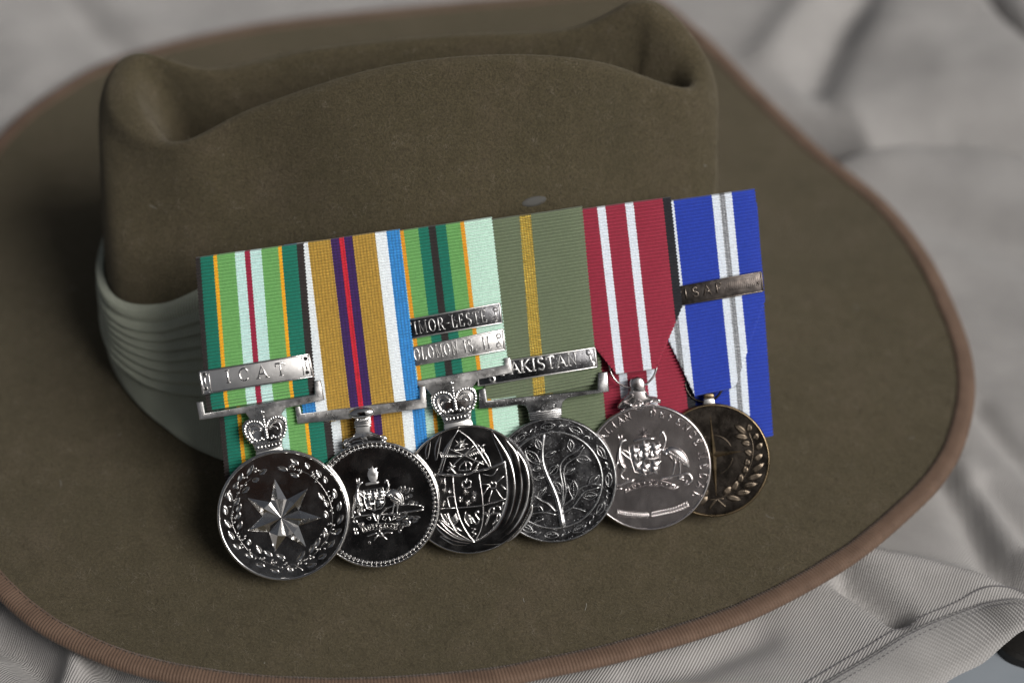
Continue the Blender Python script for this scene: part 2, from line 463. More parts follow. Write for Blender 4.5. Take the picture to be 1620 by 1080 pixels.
for off, zz in ((-3.4, .25), (1.0, 1.05), (2.9, 1.4)):
    L_ = 0; k = 0
    for i in range(1, n - 1):
        for q in range(1):
            p = INN[i] + 0; tg = INN[i + 1] - INN[i - 1]; tg = tg / np.hypot(*tg); nr = np.array([tg[1], -tg[0]])
            c = p + nr * off
            zc = zshirt(*c) + zz if off < 0 else zshirt(*p) + zz
            a, b = c - tg * .5, c + tg * .5
            mm = MB(); ridge(mm, [a, c, b], .4, .22, zc, k=5); mb.add(mm.v, mm.f)
tag(obj('seam_stitching', mb, M_THREAD, shirt), kind='stuff')

# strap by the collar
mb = MB(); G = []
for px, py in crom([(1577, 1012), (1590, 1028), (1612, 1040), (1660, 1052), (1720, 1050)], 6):
    p = atz(px, py, -10)
    G.append([(p[0], p[1], -13.5), (p[0] + .3, p[1] + .4, -11.2), (p[0] + 1.2, p[1] + 1.5, -10.4), (p[0] + 1.6, p[1] + 2, -10.9), (p[0] + 2.4, p[1] + 3, -10.5), (p[0] + 8, p[1] + 12, -9.5), (p[0] + 11, p[1] + 17, -10), (p[0] + 11, p[1] + 17, -13.5)])
mb.grid(G, flip=True)
st = obj('strap', mb, M_STRAP)
tag(st, 'black leather strap lying beside the ribbed collar on the table', 'strap')

# ------------------------------------------------------------------ the felt hat
HC = np.array([-31.4, 64.0])                                    # middle of the crown in plan
def P3(px, py, Y): return aty(px, py, Y)
RIM = np.array([P3(275, 228, 58), P3(400, 178, 56), P3(600, 116, 57), P3(790, 95, 58), P3(950, 106, 62), P3(1092, 141, 72),
                P3(1108, 95, 83), P3(1062, 25, 90), P3(1008, 0, 94), P3(900, 44, 92), P3(700, 55, 91), P3(500, 76, 90),
                P3(335, 108, 89), P3(218, 84, 92), P3(178, 132, 82), P3(198, 196, 68)])
LIPW = np.array([4.6, 4.6, 4.6, 4.6, 4.6, 4.6, 6.5, 6.5, 5.5, 4.6, 4.6, 4.6, 5, 7, 9.0, 9.5])[:, None]
LIPD = np.array([4.2, 4.6, 4.6, 4.6, 4.6, 4.4, 4.2, 4.4, 5, 4.6, 4.6, 4.6, 4.6, 4.2, 2.6, 1.8])
BANG = [214, 233, 262, 285, 306, 331, 350, 12, 34, 58, 84, 105, 128, 152, 174, 194]
TH = R(6)
BASE = []
for a in BANG:
    x, y = 97.0 * math.cos(R(a)), 80 * math.sin(R(a))
    BASE.append((HC[0] + x * math.cos(TH) - y * math.sin(TH), HC[1] + x * math.sin(TH) + y * math.cos(TH), 21.0))
BASE = np.array(BASE)
EXP = np.array([1.1, .9, .82, .82, .88, 1.2, 2.4, 2.2, 1.8, 1.5, 1.4, 1.4, 1.6, 2.0, 2.6, 2.2])
VL, VR = np.array([-90, 72, 48.0]), np.array([38, 79, 54.0])
out2 = RIM[:, :2] - HC; out2 = out2 / np.linalg.norm(out2, axis=1)[:, None]
val = []
for p in RIM:
    t = np.clip(((p[:2] - VL[:2]) @ (VR - VL)[:2]) / ((VR - VL)[:2] @ (VR - VL)[:2]), .04, .96)
    val.append(VL + (VR - VL) * t)
val = np.array(val)
inn = val[:, :2] - RIM[:, :2]; inn = inn / (np.linalg.norm(inn, axis=1)[:, None] + 1e-6)
rings = []
outer = RIM.copy(); outer[:, :2] -= inn * 4.8; outer[:, 2] -= 7.0
for s_ in (0, .16, .36, .58, .8):
    f = (s_ ** EXP)[:, None]
    r_ = BASE + (outer - BASE) * np.c_[f, f, np.full_like(f, s_)]
    if s_ == 0: r_[:, :2] += (r_[:, :2] - HC) * .012
    rings.append(r_)
rings.append(outer)
rings.append(RIM)
a_ = RIM.copy(); a_[:, :2] += inn * LIPW; a_[:, 2] -= LIPD; rings.append(a_)
l_ = a_.copy(); a_ = l_ * .66 + val * .34; a_[:, 2] = l_[:, 2] * .42 + val[:, 2] * .58; rings.append(a_)
a_ = RIM * .22 + val * .78; a_[:, 2] = val[:, 2] + 4; rings.append(a_)
rings.append(val)
NA, NR = 16 * 14, 8
ang = np.array([crom(r_, 14, True) for r_ in rings])            # rings x angle x 3
CR = np.array([crom(ang[:, j], NR) for j in range(NA)])         # angle x radial x 3
# hand-made dents: a proud fold under the front left pinch and hollows either side of it
for px, py, Yv, amp, rad in [(395, 290, 38, -6, 23), (286, 262, 48, 3.2, 13), (232, 330, 40, -1.5, 18), (700, 178, 46, -3.4, 38), (1000, 300, 40, -5.5, 27), (1095, 170, 66, 1.5, 10),
                             (600, 300, 25, 3.4, 42), (830, 165, 46, -2.2, 30), (300, 420, 15, 1.2, 20)]:
    c = aty(px, py, Yv)
    d = np.linalg.norm(CR - c, axis=2)
    nrm = np.array([0.1, -.75, .6])
    CR += (amp * np.exp(-(d / rad) ** 2))[:, :, None] * nrm
mb = MB(); mb.grid(CR, cu=True, flip=True)
hat = bpy.data.objects.new('slouch_hat', None); COL.objects.link(hat)
tag(hat, 'olive brown felt slouch hat with brown bound brim and sage band', 'hat')
obj('crown', mb, M_FELT, hat, 180)

# brim: traced edge, each part at its own height above the shirt
EDGE = [(330, 1082, 8), (545, 1096, 8), (760, 1082, 8), (860, 1064, 8), (1000, 1033, 8), (1180, 975, 8), (1340, 890, 8), (1450, 800, 8), (1502, 740, 8.5),
        (1530, 675, 9), (1539, 600, 9), (1522, 520, 10), (1471, 410, 12), (1400, 320, 10), (1290, 230, 9), (1200, 143, 8.5), (1100, 45, 8), (1000, -14, 8),
        (800, -3, 8), (640, 12, 8), (400, 40, 8), (200, 88, 8), (100, 135, 8), (0, 215, 8.5)]
ep = [atz(x, y, z) for x, y, z in EDGE]
ep += [np.array(q) for q in ((-201, 115, 8.5), (-205, 62, 9.0), (-190, 8, 9.0))] + [atz(0, 940, 9), atz(150, 1036, 8)]
ec = crom(ep, 24, True)
ea = np.unwrap(np.arctan2(ec[:, 1] - HC[1], ec[:, 0] - HC[0]))
o_ = np.argsort(ea % (2 * math.pi)); ea_s, ec_s = (ea % (2 * math.pi))[o_], ec[o_]
def edge_at(a):
    a = a % (2 * math.pi)
    return np.array([np.interp(a, ea_s, ec_s[:, k], period=2 * math.pi) for k in range(3)])
base_c = CR[:, 0]
ba = np.arctan2(base_c[:, 1] - HC[1], base_c[:, 0] - HC[0])
NB = 40
BR = np.zeros((NA, NB, 3))
for j in range(NA):
    e = edge_at(ba[j]); b = base_c[j] - np.array([0, 0, .3])
    for k in range(NB):
        t = k / (NB - 1)
        p = b + (e - b) * t
        p[2] = b[2] + (e[2] - b[2]) * (t ** .8) - 2.5 * math.sin(math.pi * t) * .4
        p[2] += .9 * noise.noise((p[0] / 60, p[1] / 60, 3)) * math.sin(math.pi * t)
        BR[j, k] = p
# an old faint crease that runs across the front left of the brim
cr = np.array(W([(222, 770), (240, 840), (262, 930), (290, 1035)], 14))
BR[:, :, 2] += .5 * np.exp(-(pline_dist(BR[:, :, 0], BR[:, :, 1], [tuple(q) for q in cr]) / 1.6) ** 2)
mb = MB(); mb.grid(BR, cu=True, flip=True)
lo = BR.copy(); lo[:, :, 2] -= 2.2; mb.grid(lo, cu=True)
obj('brim', mb, M_FELT, hat, 180)
def brim_z(x, y):
    a = math.atan2(y - HC[1], x - HC[0]); j = int(np.argmin(np.abs((ba - a + math.pi) % (2 * math.pi) - math.pi)))
    k = int(np.argmin(np.hypot(BR[j, :, 0] - x, BR[j, :, 1] - y))); return BR[j, k, 2]

# woven binding round the brim edge
el = np.array([edge_at(a) for a in np.linspace(0, 2 * math.pi, 1200, endpoint=False)])
sl = np.r_[0, np.cumsum(np.linalg.norm(np.roll(el, -1, 0) - el, axis=1))]
NBND = 4400
ss = np.linspace(0, sl[-1], NBND, endpoint=False)
elp = np.vstack([el, el[:1]])
pe = np.array([[np.interp(s_, sl, elp[:, k]) for k in range(3)] for s_ in ss])
tg = np.roll(pe, -6, 0) - np.roll(pe, 6, 0); tg /= np.linalg.norm(tg, axis=1)[:, None]
on = np.c_[tg[:, 1], -tg[:, 0], np.zeros(NBND)]; on /= np.linalg.norm(on, axis=1)[:, None]
prof = [(-5.2, .1), (-5.0, .75), (-3.6, .95), (-1.6, .95), (-.1, .55), (.75, -.4), (.85, -1.4), (.2, -2.5), (-1.5, -3.0), (-4.5, -3.0)]
npitch = round(sl[-1] / 1.02)
G = np.zeros((NBND, len(prof), 3))
for k, (a, b) in enumerate(prof):
    rib = .16 * np.cos(2 * math.pi * (ss / sl[-1] * npitch - k * .10)) * (1 if 0 < k < 9 else .2)
    wob = np.array([noise.noise((s_ / 9, k * .3, 0)) * .18 for s_ in ss]) if k < 3 else 0
    G[:, k] = pe + on * (a + rib * (.7 if 3 < k < 8 else .1) + wob)[:, None] + np.array([0, 0, 1]) * (b + rib * (1 if k < 5 or k > 7 else .2))[:, None]
    G[:, k, 2] += (0.18 * -a) * .15
mb = MB(); mb.grid(G, cu=True, flip=True)
bnd = obj('brim_binding', mb, M_BIND, hat, 180)
mb = MB()
step = NBND / round(sl[-1] / 2.6)
for q in range(int(NBND / step)):
    i0 = int(q * step); i1 = int(i0 + step * .52); pts = []
    for i in (i0, (i0 + i1) // 2, i1):
        pts.append(pe[i % NBND] + on[i % NBND] * -4.35)
    mm = MB(); ridge(mm, [p[:2] for p in pts], .34, .22, pts[1][2] + .93, k=4); mb.add(mm.v, mm.f)
tag(obj('binding_stitch', mb, M_BTHR, bnd), kind='stuff')

# pleated cloth band round the foot of the crown
ZT = [53, 66, 64, 60, 57, 53, 50, 48, 48, 50, 52, 52, 50, 49, 48, 49]
ztop = crom(np.c_[ZT, ZT], 14, True)[:, 0]
NZ = 90
G = np.zeros((NA, NZ, 3))
for j in range(NA):
    pr = CR[j, :NR * 5]; zz = np.maximum.accumulate(pr[:, 2])
    on_ = np.array([pr[0, 0] - HC[0], (pr[0, 1] - HC[1]) * 1.35, 0]); on_ /= np.linalg.norm(on_)
    for k in range(NZ):
        v = k / (NZ - 1); z = 21.2 + (ztop[j] - 21.2) * v
        p = np.array([np.interp(z, zz, pr[:, 0]), np.interp(z, zz, pr[:, 1]), z])
        wv = .25 * noise.noise((p[0] / 12, p[1] / 12, v * 3))
        off = 1.5 + 1.2 * math.sin(math.pi * min(1, v / .5)) * .4 + wv
        u = (v - .33) / .54 * 7 + .12 * noise.noise((p[0] / 25, p[1] / 25, 9))
        if 0 < u < 7:
            fr = u - math.floor(u); off += 1.5 * (1 - fr) ** .6 * min(1, fr / .12) + .5
        elif u >= 7: off += .5 + 1.0 * math.sin(math.pi * min(1, (1 - v) / .13)) ** .7
        if v > .985: off -= 1.4
        if v < .03: off -= .8 * (1 - v / .03)
        G[j, k] = p + on_ * off
G = np.roll(G, NA // 2, axis=0)
mb = MB(); mb.grid(G, cu=True, flip=True)
band = obj('pleated_band', mb, M_BAND, hat, 180)
al = np.r_[0, np.cumsum(np.linalg.norm(np.diff(G[:, NZ // 2], axis=0), axis=1))]
uvs = np.array([(al[i] * MM, G[i, k, 2] * 1.4 * MM) for i in range(NA) for k in range(NZ)])
uv_ = band.data.uv_layers.new(name='UVMap'); ix_ = np.zeros(len(band.data.loops), int); band.data.loops.foreach_get('vertex_index', ix_); uv_.data.foreach_set('uv', uvs[ix_].ravel())

# metal-rimmed air hole in the front of the crown, half hidden by the ribbons
def crown_point(px, py):
    d = ray(px, py); best, bp = 1e9, None
    for j in range(NA):
        seg = CR[j, :NR * 5] - CAM; tt = seg @ d; q = seg - tt[:, None] * d / (d @ d)
        e = np.linalg.norm(q, axis=1) + (tt > 800) * 100; k = int(np.argmin(e))
        if e[k] < best: best, bp, bj, bk = e[k], CR[j, k], j, k
    nn = np.cross(CR[(bj + 2) % NA, bk] - CR[bj - 2, bk], CR[bj, min(bk + 1, NR * 5)] - CR[bj, bk - 1]); nn /= np.linalg.norm(nn)
    if nn @ FWD > 0: nn = -nn
    return bp, nn
M_EYE, t_, p_ = newmat('worn_eyelet_paint'); p_.inputs['Base Color'].default_value = (.066, .065, .060, 1); p_.inputs['Roughness'].default_value = .8
c, nn = crown_point(845, 326)
mb = MB(); lathe(mb, [(.01, .2), (2.2, .18), (3.4, .12), (4.2, -.2)], n=28)
ey = obj('air_hole_eyelet', mb, M_EYE, hat)
ey.matrix_world = Matrix.Translation(Vector(c + nn * .3) * MM) @ Vector(nn).to_track_quat('Z', 'Y').to_matrix().to_4x4() @ Matrix.Diagonal((.92, .34, 1, 1))

# loose fibres that stand up from the felt
def fuzz(name, grids, count, parent):
    allv, allf = [], []
    quads = []
    for Gd, cu in grids:
        n_, m_2 = Gd.shape[:2]
        A = Gd; B = np.roll(Gd, -1, 0)
        quads.append(np.stack([A[:, :-1], B[:, :-1], B[:, 1:], A[:, 1:]], 2).reshape(-1, 4, 3))
    Q = np.concatenate(quads)
    ar = np.linalg.norm(np.cross(Q[:, 2] - Q[:, 0], Q[:, 3] - Q[:, 1]), axis=1)
    nr = np.cross(Q[:, 2] - Q[:, 0], Q[:, 3] - Q[:, 1]); nr /= np.linalg.norm(nr, axis=1)[:, None] + 1e-9
    vis = (nr @ FWD) ** 2 > -1
    ar = ar * vis
    ix = rng.choice(len(Q), count, p=ar / ar.sum())
    u, v = rng.random((2, count, 1)); q = Q[ix]
    p = (q[:, 0] * (1 - u) + q[:, 1] * u) * (1 - v) + (q[:, 3] * (1 - u) + q[:, 2] * u) * v
    nn_ = nr[ix]
    nn_ = np.where((nn_[:, 2:3] < 0) & (np.abs(nn_[:, 2:3]) > .9), -nn_, nn_)
    rnd = rng.normal(size=(count, 3)); rnd -= nn_ * (rnd * nn_).sum(1)[:, None]; rnd /= np.linalg.norm(rnd, axis=1)[:, None]
    ln = rng.gamma(3, .38, (count, 1)) + .3
    wd = .024 + .02 * rng.random((count, 1))
    sd_ = np.cross(rnd, nn_) * wd
    mid = p + rnd * ln * .5 + nn_ * ln * .22; tip = p + rnd * ln + nn_ * ln * rng.random((count, 1)) * .35
    V = np.stack([p - sd_, p + sd_, mid + sd_, mid - sd_, tip], 1).reshape(-1, 3)
    b = np.arange(count)[:, None] * 5
    me = bpy.data.meshes.new(name)
    f4, f3 = b + np.array([0, 1, 2, 3]), b + np.array([3, 2, 4])
    me.from_pydata((V * MM).tolist(), [], f4.tolist() + f3.tolist())
    o = link(name, me, M_FUZZ, parent, None); tag(o, kind='stuff')
M_LINT, t_, p_ = newmat('pale_lint'); p_.inputs['Base Color'].default_value = (.34, .33, .30, 1); p_.inputs['Roughness'].default_value = .9
mb = MB()
for q in range(46):                                             # stray threads and specks of lint on brim and crown
    if q % 3: j, k = random.randrange(NA), random.randrange(4, NB - 5); p = BR[j, k] + np.array([0, 0, .12]); tu, tv = BR[(j + 1) % NA, k] - BR[j, k], BR[j, k + 1] - BR[j, k]
    else: j, k = random.randrange(NA), random.randrange(10, NR * 5); p = CR[j, k] * 1.0; tu, tv = CR[(j + 1) % NA, k] - CR[j, k], CR[j, k + 1] - CR[j, k]
    tu, tv = tu / (np.linalg.norm(tu) + 1e-6), tv / (np.linalg.norm(tv) + 1e-6); nn = np.cross(tu, tv); nn *= .15 * (1 if q % 3 == 0 else np.sign(nn[2]))
    a_ = random.random() * 6.28; ln = random.choice((.5, .8, 1.4, 2.6)); cv = random.uniform(-.9, .9); row = []
    for t in np.linspace(-.5, .5, 6):
        d_ = (math.cos(a_) * t * ln + math.sin(a_) * cv * t * t * ln) * tu + (math.sin(a_) * t * ln - math.cos(a_) * cv * t * t * ln) * tv
        e_ = (-math.sin(a_) * tu + math.cos(a_) * tv) * .05
        row.append([p + d_ + nn - e_, p + d_ + nn + e_])
    mb.grid(row)
tag(obj('lint', mb, M_LINT, hat, 180), kind='stuff')
fuzz('felt_fuzz', [(CR[:, :NR * 9], True), (BR[::-1], True)], 150000, hat)

# ------------------------------------------------------------------ the row of medals
ROW, SLOPE, SHING = R(10), R(51), R(6.3)
RU = np.array([math.cos(ROW), math.sin(ROW), 0])
RV = np.array([-math.sin(ROW) * math.cos(SLOPE), math.cos(ROW) * math.cos(SLOPE), math.sin(SLOPE)])
RW = np.cross(RU, RV)
def on_plane(px, py, o, nrm):
    d = ray(px, py); return CAM + d * (((o - CAM) @ nrm) / (d @ nrm))
class Fr:
    """a medal's own plane: x across, y up the slope, z towards the viewer, in millimetres"""
    def __init__(s, cx, cy, rad, back=0.0):
        o = on_plane(cx, cy, P0, RW) - RW * back
        s.u = RU * math.cos(SHING) + RW * math.sin(SHING); s.w = RW * math.cos(SHING) - RU * math.sin(SHING); s.v = RV
        c = on_plane(cx, cy, o, s.w)
        s.rad = rad; s.o = c - s.v * rad; s.c = (0.0, rad)
    def L(s, x, y, h=0.0):
        p = on_plane(x, y, s.o + s.w * h, s.w) - s.o
        return (float(p @ s.u), float(p @ s.v))
    def crop(s, x0, y0, k, h=0.0):
        return lambda *q: s.L(x0 + q[0] / k, y0 + q[1] / k, h)
    def matrix(s):
        m = Matrix.Identity(4)
        for i in range(3): m[i][0], m[i][1], m[i][2], m[i][3] = s.u[i], s.v[i], s.w[i], s.o[i] * MM
        return m
def medal(name, label, fr, cat='medal'):
    o = bpy.data.objects.new(name, None); COL.objects.link(o); o.matrix_world = fr.matrix()
    return tag(o, label, cat, 'medals mounted side by side in one row')

def ribbon(name, parent, left, right, stripes, pitch, zf, amp=.95, seg=8, warp=.13):
    """left/right: local outline of the full-width straight ribbon: functions of t (0 top, 1 bottom) -> (x, y);
    zf(t, u) -> height; stripes: [(u_end, colour)], optional clip handled by zf's third value"""
    (l0, l1), (r0, r1) = left, right
    l0, l1, r0, r1 = map(np.asarray, (l0, l1, r0, r1))
    length = np.linalg.norm(l1 - l0); nrib = max(3, int(length / pitch)); rows = nrib * seg + 1
    us = [0.0]; mats = []; mi = []
    for ue, c in stripes:
        if c not in mats: mats.append(c)
        n_ = max(1, int(round((ue - us[-1]) / .022)))
        u0 = us[-1]
        for q in range(n_): us.append(u0 + (ue - u0) * (q + 1) / n_); mi.append(mats.index(c))
    G = np.zeros((rows, len(us), 3))
    sd_ = random.random() * 50
    for i in range(rows):
        t = i / (rows - 1); rib = i / seg
        a, b = l0 + (l1 - l0) * t, r0 + (r1 - r0) * t
        jag = .0022 * math.sin(math.pi * 2 * rib)
        for j, u in enumerate(us):
            lo_, hi_, z = zf(t, u)
            z -= .55 * abs(2 * u - 1) ** 5
            uu = min(max(u, lo_), hi_)
            je = jag * (1 if 0 < j < len(us) - 1 else 2.0) + .0012 * noise.noise((uu * 40 + sd_, rib * .8, 0))
            ww = .0 if lo_ < 1e-6 else 0
            p = a + (b - a) * (uu + je)
            h = amp * abs(math.sin(math.pi * rib)) ** .6 + warp * noise.noise((u * 4 + sd_, t * 7, 3)) + .05 * noise.noise((u * 60, rib * 1.1, sd_))
            y_off = .10 * noise.noise((u * 3 + sd_, t * 5, 8))
            G[i, j] = (p[0], p[1] + y_off, z + h)
    V = G.reshape(-1, 3)
    mb = MB(); mb.v = [tuple(q) for q in V]; m = len(us)
    for i in range(rows - 1):
        for j in range(m - 1):
            q = (i * m + j, (i + 1) * m + j, (i + 1) * m + j + 1, i * m + j + 1)
            if np.linalg.norm(V[q[0]] - V[q[3]]) < 1e-3 and np.linalg.norm(V[q[1]] - V[q[2]]) < 1e-3: continue
            mb.f.append(q); mb.m.append(mi[j])
    o = obj(name, mb, [RM[c] for c in mats], parent, 180)
    return o
def lower(P_, Q_, k=.06):
    P_, Q_ = np.asarray(P_), np.asarray(Q_); return (P_ + (Q_ - P_) * k, Q_)
def top_fold(t, ln, z, back=-3.2):
    """front sheet rounds over the top edge"""
    d = t * ln
    return z - (1.6 * (1 - math.sqrt(max(0, 1 - (1 - d / 1.8) ** 2))) if d < 1.8 else 0)

# --- lettering: stroke capitals
def arc(cx, cy, rx, ry, a0, a1, n=9):
    return [(cx + rx * math.cos(R(a0 + (a1 - a0) * i / n)), cy + ry * math.sin(R(a0 + (a1 - a0) * i / n))) for i in range(n + 1)]
GL = {
    'I': (.34, [[(.17, 0), (.17, 1)]]), '1': (.34, [[(.0, .78), (.17, 1), (.17, 0)]]),
    'C': (.74, [arc(.42, .5, .38, .5, 45, 315, 14), [(.69, .86), (.69, .68)]]), 'A': (.8, [[(.02, 0), (.4, 1), (.78, 0)], [(.16, .34), (.64, .34)]]),
    'T': (.72, [[(.36, 0), (.36, 1)], [(.0, .8), (.0, 1), (.72, 1), (.72, .8)]]), 'M': (.94, [[(.08, 0), (.08, 1), (.47, .1), (.86, 1), (.86, 0)]]),
    'O': (.84, [arc(.42, .5, .38, .5, 0, 360, 18)]), 'R': (.74, [[(.1, 0), (.1, 1)], [(.1, 1)] + arc(.38, .76, .24, .24, 90, -90, 8) + [(.1, .52)], [(.38, .5), (.7, 0)]]),
    '-': (.42, [[(.05, .45), (.37, .45)]]), 'L': (.62, [[(.1, 1), (.1, 0), (.58, 0), (.58, .2)]]),
    'E': (.64, [[(.1, 0), (.1, 1)], [(.1, 1), (.56, 1), (.56, .84)], [(.1, .52), (.42, .52)], [(.1, 0), (.6, 0), (.6, .2)]]),
    'S': (.6, [arc(.3, .76, .24, .24, 30, 230, 9) + arc(.3, .25, .26, .25, 70, -150, 10)]),
    'N': (.84, [[(.1, 0), (.1, 1), (.74, 0), (.74, 1)]]), '.': (.24, [[(.1, .02), (.12, .06)]]),
    'P': (.66, [[(.1, 0), (.1, 1)], [(.1, 1)] + arc(.36, .74, .26, .26, 90, -90, 8) + [(.1, .48)]]),
    'K': (.76, [[(.1, 0), (.1, 1)], [(.68, 1), (.1, .42)], [(.28, .6), (.74, 0)]]),
    'F': (.6, [[(.1, 0), (.1, 1)], [(.1, 1), (.56, 1), (.56, .82)], [(.1, .52), (.42, .52)]]),
    'D': (.8, [[(.1, 0), (.1, 1)], [(.1, 1), (.32, 1)] + arc(.32, .5, .4, .5, 80, -80, 10) + [(.32, 0), (.1, 0)]]),
    'U': (.8, [[(.1, 1), (.1, .3)] + arc(.4, .3, .3, .3, 180, 360, 9) + [(.7, 1)]])}
SERIF = {'I': [(.17, 0), (.17, 1)], '1': [(.17, 0)], 'A': [(.02, 0), (.78, 0)], 'T': [(.36, 0)], 'M': [(.08, 0), (.86, 0), (.08, 1), (.86, 1)],
         'R': [(.1, 0), (.7, 0)], 'L': [(.1, 1)], 'N': [(.1, 0), (.74, 1), (.1, 1)], 'P': [(.1, 0)], 'K': [(.1, 0), (.1, 1), (.68, 1), (.74, 0)],
         'F': [(.1, 0)], 'U': [(.1, 1), (.7, 1)]}
def glyph(ch, parent, mat, pos, rot, hgt, z, wk=.17, rel=.28, serif=True, sx=1.0):
    mb = MB(); c, s_ = math.cos(rot), math.sin(rot)
    def pl(p): return (p[0] * sx * c - p[1] * s_, p[0] * sx * s_ + p[1] * c)
    for st in GL[ch][1]:
        st = [(x * hgt, y * hgt) for x, y in st]
        ridge(mb, [pl(p) for p in st], wk * hgt, rel, 0, k=6)
    if serif:
        for x, y in SERIF.get(ch, []):
            ridge(mb, [pl(((x - .15) * hgt, y * hgt)), pl(((x + .15) * hgt, y * hgt))], wk * hgt * .6, rel * .85, 0, k=5)
    o = obj('letter', mb, mat, parent, 60); o.location = (pos[0] * MM, pos[1] * MM, z * MM)
    return o
def text_line(s, parent, mat, a, b, hgt, z, wk=.17, rel=.28, serif=True):
    a, b = np.asarray(a, float), np.asarray(b, float); d = b - a; L_ = np.linalg.norm(d); rot = math.atan2(d[1], d[0]); d /= L_
    adv = [GL[ch][0] * hgt if ch != ' ' else .3 * hgt for ch in s]
    sx = min(1.0, (L_ - .2 * hgt * (len(s) - 1)) / sum(adv)); adv = [q * sx for q in adv]
    gap = (L_ - sum(adv)) / max(1, len(s) - 1); x = 0
    for ch, ad in zip(s, adv):
        if ch != ' ': glyph(ch, parent, mat, a + d * x, rot, hgt, z, wk, rel, serif, sx)
        x += ad + gap

def disc_body(parent, fr, mat, rimmat, zf=1.1, zb=-1.3, rimw=1.2, rimh=.45, field=0.0):
    r_ = fr.rad; mb = MB()
    lathe(mb, [(r_ - .2, zb), (r_ - .05, zb + .3), (r_ - .05, zf - .1), (r_ - rimw * .9, zf)], fr.c, 160)
    nr = 10
    G = [(r_ - rimw) * (1 - i / nr) for i in range(nr)]
    lathe(mb, [(g, zf - field * (1 - (g / (r_ - rimw)) ** 2)) for g in G] + [(.01, zf - field)], fr.c, 160)
    lathe(mb, [(.01, zb), (r_ - .2, zb)], fr.c, 96)
    d = obj('disc', mb, mat, parent, 45)
    mb = MB(); lathe(mb, [(r_ - rimw, zf - .05), (r_ - rimw + .18, zf + rimh * .8), (r_ - rimw * .55, zf + rimh), (r_ - .25, zf + rimh * .75), (r_ + .02, zf + rimh * .1), (r_ + .02, zf - .45)], fr.c, 160)
    obj('rim', mb, rimmat, d, 60)
    return d

def crown_emblem(parent, fr, T, cen, up, width, mat, matc):
    """royal crown: cut-out plate with beaded arches, orb and cross, on a plain collar. T maps design units (crown 2 wide) to the plane"""
    c = np.asarray(cen, float); upv = np.asarray(up, float) - c; upv /= np.linalg.norm(upv); rtv = np.array([upv[1], -upv[0]]); k = width / 2
    D = lambda x, y: tuple(c + rtv * x * k + upv * y * k)
    out = [(-.58, -.85), (-.66, -.5), (-.9, -.18), (-1.0, .14), (-.97, .38), (-.8, .58), (-.52, .66), (-.2, .58), (-.12, .62), (-.14, .78), (-.05, .82), (-.05, .98), (.05, .98), (.05, .82), (.14, .78), (.12, .62),
           (.2, .58), (.52, .66), (.8, .58), (.97, .38), (1.0, .14), (.9, -.18), (.66, -.5), (.58, -.85)]
    pl = plate('crown_emblem', [D(*p) for p in out], -.6, .55, mat, parent, .2)
    mb = MB()
    for s_ in (-1, 1):
        arcp = [(s_ * .72, -.38), (s_ * .88, -.05), (s_ * .9, .25), (s_ * .7, .48), (s_ * .42, .5), (s_ * .18, .38), (s_ * .08, .2)]
        q = crom([D(*p) for p in arcp], 5)
        for i in range(0, len(q), 2): dome(mb, q[i], .085 * k, .1 * k, .5, n=8, m=2)
        inn_ = [(s_ * .6, -.3), (s_ * .7, 0), (s_ * .62, .26), (s_ * .38, .3), (s_ * .16, .12)]
        ridge(mb, [D(*p) for p in inn_], .1 * k, .07 * k, .5, smooth=4)
        ridge(mb, [D(s_ * .2, .05), D(s_ * .42, .12), D(s_ * .55, -.02)], .09 * k, .06 * k, .5, smooth=4)
        for xx in (.26, .58):
            dome(mb, D(s_ * xx, -.3), .09 * k, .09 * k, .5, n=8, m=2); dome(mb, D(s_ * (xx - .09), -.36), .07 * k, .06 * k, .5, n=8, m=2); dome(mb, D(s_ * (xx + .09), -.36), .07 * k, .06 * k, .5, n=8, m=2)
    for yy in np.linspace(-.3, .5, 8): dome(mb, D(0, yy), .09 * k, .12 * k, .5, n=8, m=2)
    dome(mb, D(0, .62), .12 * k, .13 * k, .5)
    ridge(mb, [D(0, .7), D(0, .95)], .1 * k, .09 * k, .5); ridge(mb, [D(-.11, .83), D(.11, .83)], .1 * k, .09 * k, .5)
    ridge(mb, [D(-.62, -.5), D(0, -.57), D(.62, -.5)], .11 * k, .1 * k, .5, smooth=4); ridge(mb, [D(-.58, -.74), D(0, -.82), D(.58, -.74)], .11 * k, .1 * k, .5, smooth=4)
    for xx in np.linspace(-.48, .48, 7): dome(mb, D(xx, -.68 + .03 * abs(xx)), .065 * k, .06 * k, .5, n=8, m=2)
    obj('crown_relief', mb, mat, pl, 60)
    top_y = -.84; cl = [D(-.6, top_y), D(.6, top_y), D(.66, T), D(-.66, T)]
    plate('collar', cl, -.9, .75, matc, parent, .3)
    return pl

def clasp(parent, fr, quad, th, mat, matfield, z0, border=.55):
    q = [np.asarray(p, float) for p in quad]
    pl = plate('clasp', [tuple(p) for p in q], z0, z0 + th, matfield, parent, .15)
    cen = sum(q) / 4; mb = MB(); ring_ = []
    qq = [p + (cen - p) / np.linalg.norm(cen - p) * .4 for p in q]
    for i in range(4):
        a, b = qq[i], qq[(i + 1) % 4]; ridge(mb, [a, b], border, .32, z0 + th - .03, k=6)
    obj('clasp_border', mb, mat, pl, 50)
    return pl

